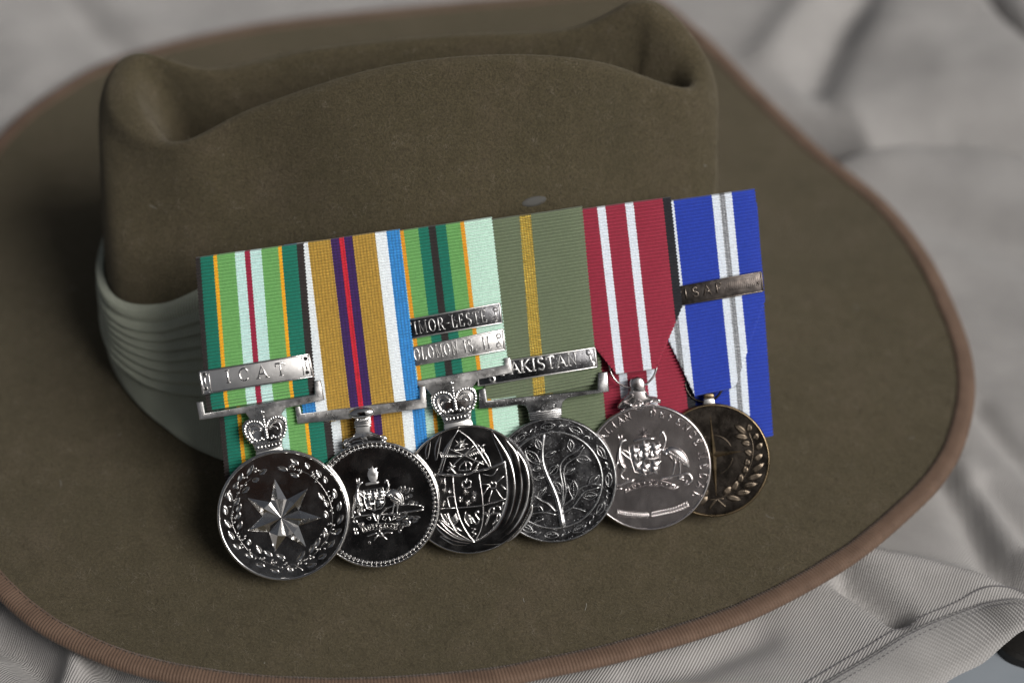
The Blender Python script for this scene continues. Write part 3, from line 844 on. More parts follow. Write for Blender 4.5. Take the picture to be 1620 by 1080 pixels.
# ---------- 1  star medal
F1 = Fr(448.5, 814, 19.1)
m1 = medal('medal', 'leftmost medal of the row, with a faceted seven pointed star and crown', F1)
c1 = F1.crop(300, 360, 3.374); t1 = F1.crop(330, 690, 4.5, 1.1); c4 = F1.crop(300, 620, 3.375)
S1 = [(.045, 'black'), (.165, 'dark_green'), (.2, 'yellow'), (.365, 'green'), (.455, 'ice'), (.505, 'crimson'), (.61, 'ice'), (.765, 'green'), (.797, 'yellow'), (.935, 'dark_green'), (1, 'black')]
L = F1.L
def zstraight(ln, tuck=.93, dz=-1.9, z0=0.0):
    def f(t, u):
        z = top_fold(t, ln, z0)
        if t > tuck: z += dz * (1 - math.cos(math.pi * (t - tuck) / (1 - tuck))) / 2
        return (0, 1, z)
    return f
ribbon('ribbon_front', m1, (L(309, 407), L(327, 651)), (L(480, 384), L(500, 624)), S1, .98, zstraight(46))
ribbon('ribbon_back', m1, lower(L(322, 402, -4.2), L(358, 775, -4.2)), lower(L(492, 378, -4.2), L(532, 745, -4.2)), S1, .98, zstraight(70, 2, 0, -4.2))
plate('suspender', [L(*p) for p in [(311, 636), (316, 664), (389, 653), (399, 668), (440, 662), (452, 645), (513, 632), (507, 601), (497, 602), (498, 623), (325, 653), (322, 634)]], -1.0, 1.0, M_RAIL, m1, .3)
crown_emblem(m1, F1, -1.22, L(420, 681, .5), L(412, 640, .5), 13.2, M_SIL, M_SILB)
cl = clasp(m1, F1, [c1(50, 768), c1(640, 671), c1(666, 792), c1(70, 887)], 1.1, M_SIL, M_SILB, .5)
text_line('ICAT', cl, M_SIL, c1(200, 826), c1(515, 782), 3.5, 1.58, .16, .35)
mb = MB(); hb = MB()
for q in ((82, 782), (90, 857), (620, 697), (630, 770)):
    dome(hb, c1(*q), .42, .06, 1.62, n=12, m=2); lathe(mb, [(.4, 1.58), (.5, 1.8), (.62, 1.58)], c1(*q), 16)
ridge(mb, [c1(104, 776), c1(116, 868)], .3, .2, 1.58); ridge(mb, [c1(600, 690), c1(612, 786)], .3, .2, 1.58)
for q in ((82, 800, 88, 838), (622, 715, 628, 752)): ridge(mb, [c1(*q[:2]), c1(*q[2:])], .5, .25, 1.58)
tag(obj('clasp_pins', mb, M_SIL, cl), kind='stuff'); tag(obj('pin_hole', hb, M_HOLE, cl), kind='stuff')
d1 = disc_body(m1, F1, M_SIL, M_SIL, rimw=.95, rimh=.35)
ZF = 1.1
cc = t1(518, 578)
mb = MB()
tips = [t1(*q) for q in ((808, 580), (708, 368), (470, 300), (275, 437), (278, 672), (470, 822), (697, 790))]
vs = [(*cc, ZF + .4)]; fs = []
for i, tp in enumerate(tips):
    nx_ = tips[(i + 1) % 7]; a0 = np.array(tp) - cc; a1 = np.array(nx_) - cc
    mid = (a0 / np.linalg.norm(a0) + a1 / np.linalg.norm(a1)); mid = mid / np.linalg.norm(mid) * 5.5
    rid = np.array(cc) + a0 * .5
    vs += [(*(np.array(cc) + a0), ZF - .02), (*rid, ZF + 1.9), (*(np.array(cc) + mid), ZF + .05)]
for i in range(7):
    tp, rd, nt_, pv = 1 + 3 * i, 2 + 3 * i, 3 + 3 * i, 3 + 3 * ((i - 1) % 7)
    fs += [(tp, nt_, rd), (pv, tp, rd), (nt_, 0, rd), (0, pv, rd)]
mb.add(vs, fs); obj('star', mb, M_SIL, d1, 5)
LV = [(360, 270, 415, 232), (275, 280, 320, 200), (310, 320, 362, 298), (213, 322, 240, 260), (240, 402, 290, 358), (178, 372, 206, 328), (160, 465, 140, 390), (184, 492, 220, 432), (200, 540, 230, 478), (128, 560, 110, 490),
      (160, 650, 110, 590), (208, 662, 236, 604), (182, 735, 138, 672), (290, 775, 284, 730), (225, 802, 172, 766), (375, 832, 340, 774), (312, 862, 258, 834), (452, 852, 390, 812), (400, 926, 332, 905), (502, 966, 438, 944), (545, 872, 478, 836),
      (200, 590, 222, 538), (118, 440, 150, 380),
      (625, 892, 687, 812), (700, 926, 768, 904), (718, 832, 752, 762), (758, 792, 790, 718), (780, 872, 842, 834), (848, 792, 898, 738), (832, 722, 826, 650), (890, 702, 948, 654), (918, 624, 957, 556), (922, 532, 936, 462), (842, 582, 828, 528), (905, 442, 888, 372),
      (850, 502, 822, 448), (838, 334, 822, 284), (798, 292, 764, 238), (716, 230, 686, 188), (640, 202, 582, 162), (562, 242, 488, 218), (642, 288, 578, 264), (820, 452, 780, 402), (600, 960, 560, 935)]
for a, b, c_, d_ in LV:
    mb = MB(); leaf(mb, t1(a, b), t1(c_, d_), 1.55, .42, ZF, groove=.12); obj('leaf', mb, M_SIL, d1, 60)
BERRY = [(250, 295), (205, 330), (262, 345), (232, 352), (207, 366), (210, 402), (272, 292), (335, 230), (352, 242), (330, 252), (150, 500), (176, 455), (172, 540), (165, 562), (188, 580), (182, 612), (160, 580), (205, 690), (215, 715), (238, 738), (258, 710), (255, 728),
         (240, 790), (230, 770), (290, 808), (296, 830), (330, 868), (362, 866), (378, 872), (392, 866), (450, 880), (462, 898), (478, 896), (445, 898), (530, 880), (540, 910), (520, 932), (552, 900), (575, 215), (590, 200), (605, 196), (600, 215), (610, 235), (640, 240), (655, 245),
         (650, 258), (735, 255), (728, 280), (750, 285), (742, 268), (770, 300), (760, 322), (850, 392), (882, 440), (858, 425), (875, 460), (875, 510), (882, 545), (866, 528), (850, 625), (868, 620), (890, 632), (885, 662), (895, 690), (880, 690), (770, 805), (790, 802), (825, 798), (835, 755),
         (655, 900), (650, 880), (638, 905), (720, 850), (745, 860), (722, 870), (690, 905), (800, 700), (840, 690)]
mb = MB()
for q in BERRY: dome(mb, t1(*q), .36, .4, ZF, n=9, m=3)
obj('berries', mb, M_SIL, d1, 180)
mb = MB()
ridge(mb, [t1(508, 962), t1(560, 925), t1(600, 912), t1(640, 930), t1(668, 952)], .35, .35, ZF, smooth=5); ridge(mb, [t1(560, 965), t1(585, 935), t1(620, 935)], .3, .3, ZF, smooth=5)
for pts in ([(300, 300), (230, 370), (180, 480), (165, 600), (200, 700), (280, 810), (400, 890), (520, 935)], [(560, 225), (700, 262), (800, 350), (865, 470), (880, 600), (845, 720), (760, 830), (640, 905)]):
    ridge(mb, [t1(*p) for p in pts], .22, .2, ZF, smooth=6)
obj('wreath_stem', mb, M_SIL, d1)

# ---------- 2  beaded medal
F2 = Fr(594.5, 797, 18.6)
m2 = medal('medal', 'second medal from the left, beaded rim, on a mustard ribbon with purple and red centre', F2)
L = F2.L; c1 = F2.crop(300, 360, 3.374); t2 = F2.crop(520, 640, 4.155, 1.1)
S2 = [(.114, 'sky_blue'), (.212, 'white'), (.406, 'khaki'), (.479, 'purple'), (.521, 'scarlet'), (.594, 'purple'), (.788, 'khaki'), (.886, 'white'), (1, 'sky_blue')]
ribbon('ribbon_front', m2, (L(448, 388), L(482, 676)), (L(632, 362), L(664, 640)), S2, .86, zstraight(52))
ribbon('ribbon_back', m2, lower(L(476, 380, -4.2), L(512, 770, -4.2)), lower(L(646, 357, -4.2), L(680, 740, -4.2)), S2, .86, zstraight(72, 2, 0, -4.2))
plate('suspender', [c1(*p) for p in [(562, 952), (575, 1047), (850, 1020), (985, 1000), (1267, 961), (1258, 842), (1226, 845), (1228, 912), (598, 990), (592, 950)]], -1.0, 1.0, M_RAIL, m2, .3)
mb = MB(); a_ = t2(215, 55); r_ = math.atan2(t2(290, 45)[1] - t2(140, 62)[1], t2(290, 45)[0] - t2(140, 62)[0]); dome(mb, a_, 3.9, 1.1, .95, ry=1.75, rot=r_, n=24, m=5); obj('knob', mb, M_SIL, m2, 180)
plate('stem', [t2(*p) for p in [(172, 75), (278, 70), (272, 185), (178, 192)]], -.9, .9, M_SILB, m2, .4)
mb = MB()
for y in (112, 125, 142): ridge(mb, [t2(172, y + 4), t2(276, y - 6)], .55, .3, .85)
ridge(mb, [t2(182, 92), t2(195, 104), t2(208, 96)], .4, .25, .85, smooth=4); ridge(mb, [t2(240, 90), t2(252, 102), t2(266, 92)], .4, .25, .85, smooth=4)
obj('stem_collar', mb, M_SIL, m2)
sh = plate('shoulder', [t2(*p) for p in [(176, 180), (165, 200), (130, 220), (100, 235), (92, 262), (105, 282), (160, 275), (240, 255), (310, 252), (372, 250), (388, 225), (372, 205), (330, 200), (290, 185), (272, 172)]], -.9, .8, M_SIL, m2, .3)
mb = MB()
for q in ((112, 255), (360, 226)):
    sp = [(q[0] + (17 - 1.35 * i) * math.cos(i * .62), q[1] + (17 - 1.35 * i) * math.sin(i * .62)) for i in range(12)]
    ridge(mb, [t2(*p) for p in sp], .5, .4, .75, k=5)
ridge(mb, [t2(*p) for p in [(165, 205), (140, 222), (120, 235)]], .45, .35, .75, smooth=4); ridge(mb, [t2(*p) for p in [(280, 190), (310, 202), (345, 208)]], .45, .35, .75, smooth=4)
star(mb, t2(232, 215), 2.1, .8, 5, R(100), .6, .75, 0, tip=[2.2, 1.4, 1.6, 1.6, 1.4])
obj('scroll', mb, M_SIL, sh)
d2 = disc_body(m2, F2, M_SIL, M_SIL, rimw=.8, rimh=.4)
mb = MB(); nb = 82
for i in range(nb):
    a = 2 * math.pi * i / nb; dome(mb, (F2.c[0] + 17.05 * math.cos(a), F2.c[1] + 17.05 * math.sin(a)), .56, .5, ZF, n=9, m=3)
tag(obj('beading', mb, M_SIL, d2, 180), kind='stuff')
def strokes(parent, name, T, lst, mat, z=ZF, k=6):
    mb = MB()
    for pts, wd, h in lst: ridge(mb, [T(*p) for p in pts], wd * .9, h * .62, z, smooth=4 if len(pts) > 2 else 0, k=k)
    return obj(name, mb, mat, parent, 180)
def kangaroo(parent, T, K, mat):                                # K maps a unit figure to crop pixels
    J = lambda *q: T(*K(*q)); mb = MB()
    ridge(mb, [J(.30, 1.0), J(.16, .96), J(.12, .86), J(.1, .74), J(.08, .6), J(.12, .44), J(.16, .3)], [.5, 1.0, .75, 1.0, 1.7, 2.2, 1.5], .8, ZF, smooth=4, k=7)
    ridge(mb, [J(.1, 1.02), J(.05, 1.12)], .45, .4, ZF); ridge(mb, [J(.17, 1.02), J(.16, 1.13)], .45, .4, ZF)
    ridge(mb, [J(.14, .72), J(.26, .62), J(.42, .52), J(.48, .48)], [.7, .6, .5, .4], .7, ZF, smooth=4); ridge(mb, [J(.18, .76), J(.34, .7), J(.46, .62)], [.6, .5, .4], .65, ZF, smooth=4)
    ridge(mb, [J(.14, .4), J(.24, .28), J(.14, .14), J(.22, .02), J(.36, 0)], [1.5, 1.3, .7, .55, .5], .85, ZF, smooth=4)
    ridge(mb, [J(.04, .44), J(-.06, .26), J(-.1, .1), J(-.04, -.06)], [1.1, .8, .6, .4], .7, ZF, smooth=4)
    return obj('kangaroo', mb, mat, parent, 180)
def emu(parent, T, K, mat):
    J = lambda *q: T(*K(*q)); mb = MB()
    ridge(mb, [J(-.04, .9), J(.05, 1.0), J(.14, .93), J(.18, .8), J(.12, .66), J(.08, .58), J(.2, .5)], [.3, .75, .55, .6, .65, .8, 1.3], .7, ZF, smooth=5, k=7)
    ridge(mb, [J(.14, .54), J(.36, .56), J(.62, .48), J(.84, .34), J(.96, .24)], [1.5, 3.2, 3.6, 2.4, .8], 1.0, ZF, smooth=5, k=9)
    for i in range(9):
        x = .26 + i * .07; ridge(mb, [J(x, .62 - .05 * i * .5), J(x + .1, .48 - .03 * i)], .25, .3, ZF + .72 - .03 * abs(i - 4))
        if i % 2: ridge(mb, [J(x - .02, .5 - .02 * i), J(x + .1, .38 - .02 * i)], .25, .3, ZF + .5)
    ridge(mb, [J(.52, .34), J(.46, .14), J(.4, -.04), J(.26, -.08)], [.9, .5, .4, .35], .6, ZF, smooth=4); ridge(mb, [J(.66, .32), J(.68, .14), J(.66, -.04), J(.8, -.08)], [.9, .5, .4, .35], .6, ZF, smooth=4)
    return obj('emu', mb, mat, parent, 180)
def shield(parent, T, pts, cells, mat):
    mb = MB(); ridge(mb, [T(*p) for p in pts], .4, .5, ZF, closed=True)
    for pts_ in cells: ridge(mb, [T(*p) for p in pts_], .28, .4, ZF)
    return mb
kangaroo(d2, t2, lambda x, y: (172 + x * 165, 735 - y * 218 - x * 25), M_SIL)
emu(d2, t2, lambda x, y: (372 + x * 118, 690 - y * 195 + x * 15), M_SIL)
mb = shield(d2, t2, [(230, 562), (290, 556), (355, 544), (362, 600), (368, 645), (352, 672), (302, 692), (252, 682), (236, 640)], [[(236, 630), (364, 612)], [(272, 562), (282, 620)], [(315, 556), (325, 612)], [(300, 625), (304, 688)]], M_SIL)
for q in ((253, 592), (296, 588), (340, 578), (268, 655), (335, 645), (254, 612), (342, 600), (298, 606)): star(mb, t2(*q), 1.5, .7, 5, R(80), .55, ZF, .1)
obj('shield', mb, M_SIL, d2, 60)
mb = MB(); star(mb, t2(290, 440), 1.8, .9, 7, R(88), .55, ZF, .2); ridge(mb, [t2(250, 522), t2(285, 514), t2(322, 510)], .9, .6, ZF, smooth=3)
dome(mb, t2(289, 462), 1.5, .12, ZF, ry=2.2); obj('crest_star', mb, M_SILB, d2, 60)
ls = [([(150, 740), (220, 728), (300, 722)], .6, .5), ([(288, 714), (318, 765), (346, 712), (400, 672), (500, 655), (606, 662)], .5, .5), ([(348, 722), (430, 716), (540, 700), (622, 688)], .55, .5), ([(606, 662), (622, 672), (610, 688)], .4, .4),
      ([(322, 725), (322, 775)], .45, .4), ([(250, 745), (262, 735), (276, 742), (270, 756), (258, 752)], .35, .35), ([(362, 735), (352, 748), (366, 756), (380, 745)], .35, .35), ([(394, 735), (410, 760), (430, 730)], .4, .4), ([(400, 765), (440, 745)], .35, .35)]
strokes(d2, 'branch', t2, ls, M_SIL)
for q in [(455, 575, 475, 535), (480, 580, 500, 530), (505, 585, 530, 540), (520, 605, 552, 592), (500, 610, 530, 612), (540, 560, 556, 556), (470, 600, 440, 610), (520, 650, 560, 632), (550, 655, 590, 640), (470, 662, 500, 640), (430, 735, 470, 722), (470, 735, 520, 722), (510, 745, 560, 735), (550, 740, 604, 740),
          (440, 752, 490, 745), (480, 762, 540, 752), (470, 820, 490, 775), (500, 800, 512, 765), (520, 800, 530, 760), (455, 832, 480, 828), (545, 770, 590, 755), (440, 790, 470, 768), (160, 760, 190, 775), (165, 810, 185, 830), (195, 800, 225, 770), (230, 770, 205, 800), (170, 835, 195, 850), (215, 690, 240, 700), (150, 700, 175, 715)]:
    mb = MB(); leaf(mb, t2(*q[:2]), t2(*q[2:]), 1.25, .4, ZF, groove=.12); obj('leaf', mb, M_SIL, d2, 60)
mb = MB()
ridge(mb, [t2(215, 806), t2(275, 788), t2(340, 780), t2(400, 782), t2(452, 786)], .5, .5, ZF, smooth=4); ridge(mb, [t2(225, 838), t2(285, 822), t2(345, 815), t2(400, 817), t2(442, 820)], .4, .4, ZF, smooth=4)
ridge(mb, [t2(215, 806), t2(225, 838)], .4, .4, ZF); ridge(mb, [t2(452, 786), t2(442, 820)], .4, .4, ZF)
scr = obj('scroll', mb, M_SIL, d2)
def arc_text(s, parent, mat, T, pts, hgt, z, wk=.18, rel=.22):
    q = crom([T(*p) for p in pts], 10); ln = np.r_[0, np.cumsum(np.hypot(*np.diff(q, axis=0).T))]
    mb = MB(); tot = sum(GL[c_][0] for c_ in s) * hgt; gap = (ln[-1] - tot) / max(1, len(s) - 1); x = 0
    for ch in s:
        xm = x + GL[ch][0] * hgt / 2; p = np.array([np.interp(xm, ln, q[:, 0]), np.interp(xm, ln, q[:, 1])]); p2 = np.array([np.interp(xm + .3, ln, q[:, 0]), np.interp(xm + .3, ln, q[:, 1])])
        rot = math.atan2(*(p2 - p)[::-1]) if xm + .3 < ln[-1] else rot
        c_, s_ = math.cos(rot), math.sin(rot)
        for st in GL[ch][1]:
            ridge(mb, [(p[0] + ((a - GL[ch][0] / 2) * c_ - b * s_) * hgt, p[1] + ((a - GL[ch][0] / 2) * s_ + b * c_) * hgt) for a, b in st], wk * hgt, rel, z, k=5)
        x += GL[ch][0] * hgt + gap
    return obj('lettering', mb, mat, parent, 60)
arc_text('AUSTRALIA', d2, M_SIL, t2, [(236, 830), (285, 816), (345, 808), (400, 810), (438, 814)], .95, ZF, .18)
strokes(d2, 'flower', t2, [([(258, 862), (285, 852), (312, 842)], .6, .5), ([(355, 848), (385, 838), (416, 842)], .6, .5), ([(300, 888), (320, 858)], .5, .4), ([(382, 882), (352, 858)], .5, .4), ([(336, 832), (330, 822)], .5, .4), ([(318, 850), (336, 836), (352, 850), (336, 864), (320, 852)], .5, .5)], M_SIL)
mb = MB(); dome(mb, t2(268, 905), .5, .25, ZF); obj('seed_pod', mb, M_SIL, d2)

# ---------- 3  shield medal
F3 = Fr(742, 773.5, 19.0)
m3 = medal('medal', 'third medal from the left, with a quartered shield over curved flutes and two clasps above', F3)
L = F3.L; c2 = F3.crop(620, 320, 3.0); t3 = F3.crop(650, 660, 4.91, 1.1); c5 = F3.crop(640, 580, 3.6)
S3 = [(.5 - .268, 'pale_green'), (.5 - .235, 'orange'), (.385, 'green'), (.47, 'dark_green'), (.53, 'black'), (.615, 'dark_green'), (.735, 'green'), (.768, 'orange'), (.985, 'pale_green'), (1, 'pale_green')]
ribbon('ribbon_front', m3, (L(588, 371), L(620, 626)), (L(778, 343), L(805, 588)), S3, .98, zstraight(48))
ribbon('ribbon_back', m3, lower(L(618, 362, -4.2), L(652, 740, -4.2)), lower(L(790, 337, -4.2), L(825, 712, -4.2)), S3, .98, zstraight(70, 2, 0, -4.2))
plate('suspender', [L(*p) for p in [(640, 606), (643, 618), (672, 613), (684, 626), (745, 617), (756, 600), (812, 589), (807, 564), (797, 566), (798, 577), (662, 601), (652, 603)]], -1.0, 1.0, M_RAIL, m3, .3)
crown_emblem(m3, F3, -1.25, L(719, 636, .5), L(713, 600, .5), 13.6, M_SIL, M_SILB)
for txt, q, fm, rm, ax, bx in (('TIMOR-LESTE', [(40, 562), (515, 476), (526, 570), (52, 652)], M_ANTD, M_SILB, (72, 630), (452, 565)), ('SOLOMON IS. II', [(52, 698), (530, 600), (541, 697), (70, 780)], M_RAIL, M_SILB, (80, 755), (468, 690))):
    cl = clasp(m3, F3, [c2(*p) for p in q], 1.1, rm, fm, .5, .5)
    text_line(txt, cl, rm, c2(*ax), c2(*bx), 3.5, 1.58, .12, .45)
    mb = MB(); e = (q[1][0] - 24, (q[1][1] + q[2][1]) / 2 + 6)
    for dy in (-22, 22): lathe(mb, [(.35, 1.58), (.55, 1.85), (.85, 1.58)], c2(e[0], e[1] + dy), 16)
    ridge(mb, [c2(e[0] - 2, e[1] - 8), c2(e[0] + 2, e[1] + 8)], .5, .25, 1.58)
    tag(obj('clasp_pins', mb, rm, cl), kind='stuff')
d3 = disc_body(m3, F3, M_SIL, M_SIL, rimw=.6, rimh=.3)
fl = [[(500, 968), (600, 930), (690, 860), (760, 720), (785, 540), (740, 330), (625, 110)], [(500, 972), (640, 925), (750, 830), (815, 690), (838, 520), (805, 310), (730, 170)], [(505, 977), (680, 930), (800, 820), (868, 680), (892, 520), (868, 380), (812, 250)], [(510, 984), (720, 945), (840, 850), (912, 730), (930, 620)],
      [(480, 968), (380, 925), (290, 860), (220, 790)], [(478, 975), (340, 945), (240, 880), (185, 820)], [(475, 984), (340, 970), (230, 920)], [(150, 170), (130, 250), (125, 320)], [(235, 125), (205, 230), (195, 330)], [(335, 145), (270, 270), (232, 430)], [(500, 190), (580, 310), (620, 395)]]
mb = MB()
for i, pts in enumerate(fl):
    ridge(mb, [t3(*p) for p in pts], [.5] + [2.6 if i < 4 else 1.5] * (len(pts) - 2) + [.7], .22 if i < 4 else .14, ZF - .05, smooth=6, k=9)
obj('flutes', mb, M_SIL, d3, 180)
sh_lines = [([(180, 442), (280, 444), (365, 452), (420, 442)], .75, .7), ([(500, 420), (620, 390), (732, 342)], .75, .7), ([(730, 345), (746, 500), (740, 640), (685, 800), (592, 910), (495, 965)], .6, .6), ([(220, 800), (300, 885), (400, 942), (495, 965)], .7, .65),
            ([(325, 462), (345, 650), (382, 790), (440, 900), (492, 962)], .42, .5), ([(528, 440), (552, 600), (562, 740), (545, 860), (500, 958)], .42, .5), ([(355, 702), (555, 682), (740, 630)], .42, .5), ([(230, 708), (340, 702)], .4, .4), ([(262, 470), (270, 560)], .35, .4),
            ([(340, 614), (285, 620), (303, 706)], .45, .45), ([(368, 98), (290, 225), (215, 420)], .4, .45), ([(368, 98), (480, 190), (605, 382)], .45, .5)]
strokes(d3, 'shield', t3, sh_lines, M_SIL)
eb = [([(284, 412), (390, 310), (486, 220)], .45, .6), ([(300, 244), (420, 296), (562, 364)], .45, .6), ([(222, 272), (300, 288), (392, 300)], .55, .6), ([(408, 300), (490, 252), (568, 214)], .55, .6), ([(308, 390), (350, 436), (400, 446), (462, 434), (505, 400), (522, 362)], .65, .7),
      ([(375, 395), (385, 370), (430, 340), (470, 365), (460, 395)], .4, .5), ([(370, 408), (420, 412), (465, 400)], .45, .5), ([(300, 352), (330, 388)], .4, .5), ([(505, 312), (490, 350)], .4, .5), ([(285, 385), (345, 378)], .35, .4), ([(520, 345), (560, 342)], .35, .4), ([(425, 350), (430, 400)], .3, .4)]
eb += [([(228 + i * 16, 282 + i * 2), (240 + i * 16, 312 - i)], .28, .35) for i in range(10)] + [([(450 + i * 16, 288 - i * 7), (462 + i * 16, 300 - i * 4)], .28, .35) for i in range(8)]
strokes(d3, 'wings_and_swords', t3, eb, M_SIL)
mb = MB(); star(mb, t3(392, 202), 2.0, .85, 7, R(95), 1.0, ZF, .2); ridge(mb, [t3(345, 226), t3(438, 210)], .4, .3, ZF); ridge(mb, [t3(340, 250), t3(440, 242)], .5, .4, ZF)
for q, r_ in (((428, 580), 1.25), ((492, 590), 1.05), ((388, 634), 1.15), ((488, 632), 1.05), ((442, 662), 1.2), ((235, 495), 1.2), ((262, 568), 1.1), ((305, 572), 1.1), ((255, 665), 1.2)): star(mb, t3(*q), r_, r_ * .45, 7, R(95), .55, ZF, .05)
obj('star', mb, M_SIL, d3, 5)
cw = [([(402, 540), (398, 505), (418, 490), (430, 508), (446, 488), (466, 500), (462, 535)], .38, .5), ([(402, 542), (432, 546), (464, 536)], .45, .5), ([(432, 475), (434, 500)], .35, .5)]
cw += [([(615, 545), (610, 515), (625, 500), (637, 515), (650, 500), (662, 515), (658, 542), (635, 548), (615, 545)], .38, .5)]
mc = [([(548, 515), (612, 520)], .35, .45), ([(562, 440), (630, 450), (672, 400)], .4, .5), ([(720, 455), (662, 508)], .4, .5), ([(700, 525), (740, 560)], .4, .5), ([(660, 560), (712, 632)], .4, .5), ([(630, 565), (604, 652)], .4, .5), ([(555, 610), (602, 540)], .4, .5)]
strokes(d3, 'small_crown', t3, cw, M_SIL); strokes(d3, 'cross', t3, mc, M_SIL)
bd = [([(285, 745), (300, 795), (325, 840), (350, 885)], .7, .6), ([(325, 835), (390, 880)], .45, .5), ([(230, 745), (260, 800), (300, 832)], .4, .5), ([(375, 780), (350, 820), (325, 825)], .4, .5)]
bd += [([(240 + i * 9, 755 + i * 9), (268 + i * 6, 752 + i * 9)], .28, .4) for i in range(8)] + [([(310 + i * 4, 790 + i * 4), (350 + i * 3, 745 + i * 8)], .28, .4) for i in range(7)]
strokes(d3, 'bird', t3, bd, M_SIL)
sw = [([(450, 765), (478, 785), (495, 815), (518, 822), (528, 790), (508, 765), (502, 742), (516, 726), (526, 738)], .5, .6), ([(470, 860), (500, 868), (478, 888), (504, 905), (484, 922)], .4, .5), ([(425, 735), (418, 790), (450, 845)], .4, .5)]
sw += [([(430 + i * 2, 745 + i * 13), (462 + i * 2, 765 + i * 9)], .3, .4) for i in range(7)]
strokes(d3, 'swan', t3, sw, M_SIL)
li = [([(575, 745), (612, 752), (660, 742), (690, 755), (690, 790)], .65, .6), ([(612, 752), (600, 790), (580, 835)], .5, .5), ([(672, 755), (662, 800), (636, 832)], .5, .5), ([(605, 735), (620, 702), (645, 706), (640, 735)], .5, .6), ([(664, 688), (690, 695), (700, 720), (720, 660)], .4, .5), ([(580, 740), (600, 770), (590, 800)], .4, .5), ([(650, 800), (672, 800)], .35, .4)]
strokes(d3, 'lion', t3, li, M_SIL)

# ---------- 4  tree medal
F4 = Fr(876, 758.5, 18.6)
m4 = medal('medal', 'dark antique silver medal with a leafy tree inside a ring, under the olive ribbon', F4)
L = F4.L; c2 = F4.crop(620, 320, 3.0); c5 = F4.crop(640, 580, 3.6); t4 = F4.crop(810, 640, 4.694, 1.1)
S4 = [(.02, 'olive'), (.425, 'olive'), (.53, 'gold'), (.98, 'olive'), (1, 'olive')]
ribbon('ribbon_front', m4, (L(748, 351), L(769, 642)), (L(921, 326), L(946, 608)), S4, 1.0, zstraight(52))
ribbon('ribbon_back', m4, lower(L(760, 345, -4.2), L(795, 740, -4.2)), lower(L(930, 321, -4.2), L(962, 712, -4.2)), S4, 1.0, zstraight(72, 2, 0, -4.2))
plate('suspender', [c5(*p) for p in [(420, 130), (424, 240), (560, 228), (650, 214), (690, 222), (708, 262), (894, 232), (900, 200), (925, 178), (1000, 165), (1164, 140), (1155, 28), (1100, 32), (1098, 128), (470, 192), (462, 118)]], -1.1, .9, M_ANT, m4, .3)
plate('collar', [c5(*p) for p in [(706, 258), (895, 232), (893, 282), (712, 306)]], -1.0, 1.15, M_SILB, m4, .4)
mb = MB()
for y in (270, 282, 293): ridge(mb, [c5(712, y), c5(892, y - 26)], .5, .3, 1.1)
ov = [(822 + 42 * math.cos(a), 223 + 22 * math.sin(a) - 6 * math.cos(a)) for a in np.linspace(0, 2 * math.pi, 18, endpoint=False)]
ridge(mb, [c5(*p) for p in ov], .5, .4, .85, closed=True); ridge(mb, [c5(790, 230), c5(822, 214), c5(855, 212)], .45, .35, .85, smooth=3); ridge(mb, [c5(795, 240), c5(822, 234), c5(852, 224)], .45, .35, .85, smooth=3); ridge(mb, [c5(735, 255), c5(770, 250)], .5, .3, .85)
obj('suspender_relief', mb, M_ANT, m4)
cl = clasp(m4, F4, [c2(395, 772), c2(966, 686), c2(977, 778), c2(405, 870)], 1.2, M_SILB, M_ANTD, .6, .5)
text_line('PAKISTAN', cl, M_SILB, c2(520, 818), c2(878, 766), 3.4, 1.78, .2, .35)
mb = MB()
for q in ((476, 836), (935, 710), (946, 765)): lathe(mb, [(.45, 1.75), (.6, 2.1), (.95, 2.0), (1.1, 1.75)], c2(*q), 18)
ridge(mb, [c2(937, 722), c2(944, 752)], .6, .3, 1.76); tag(obj('clasp_pins', mb, M_SILB, cl), kind='stuff')
d4 = disc_body(m4, F4, M_ANTD, M_ANT, rimw=.9, rimh=.5)
mb = MB(); lathe(mb, [(13.75, ZF - .05), (13.9, ZF + .4), (14.2, ZF + .5), (14.5, ZF + .35), (14.65, ZF - .05)], F4.c, 120); obj('inner_ring', mb, M_ANT, d4, 60)
tr = [([(236, 225), (224, 330), (228, 430), (262, 530), (312, 640), (348, 760), (372, 890)], [1.3, 1.2, 1.3, 1.4, 1.5, 1.8, 2.0], .75), ([(386, 885), (374, 780), (378, 690), (376, 600), (358, 500), (362, 440), (405, 385), (470, 350), (524, 300)], [1.2, .6, .6, .7, .7, .65, .6, .6, .5], .7),
      ([(372, 755), (392, 690), (400, 620), (384, 520), (395, 450), (440, 410), (490, 378), (536, 312)], [.5, .5, .6, .6, .6, .55, .5, .4], .65), ([(380, 805), (450, 756), (500, 690), (548, 638), (645, 612)], .65, .65), ([(376, 752), (420, 720), (446, 695)], .6, .55), ([(384, 795), (440, 765), (490, 770), (542, 790)], .6, .55),
      ([(166, 672), (215, 708), (270, 735), (322, 790)], .75, .6), ([(150, 756), (205, 752), (228, 785)], .6, .5), ([(130, 812), (230, 796), (325, 815)], .7, .6), ([(162, 868), (232, 845)], .6, .5), ([(480, 640), (530, 605), (600, 590), (660, 592)], .6, .55), ([(445, 770), (470, 730)], .4, .4)]
mb = MB()
for pts, wd, h in tr: ridge(mb, [t4(*p) for p in pts], wd, h, ZF, smooth=5, k=7)
obj('tree', mb, M_ANT, d4, 180)
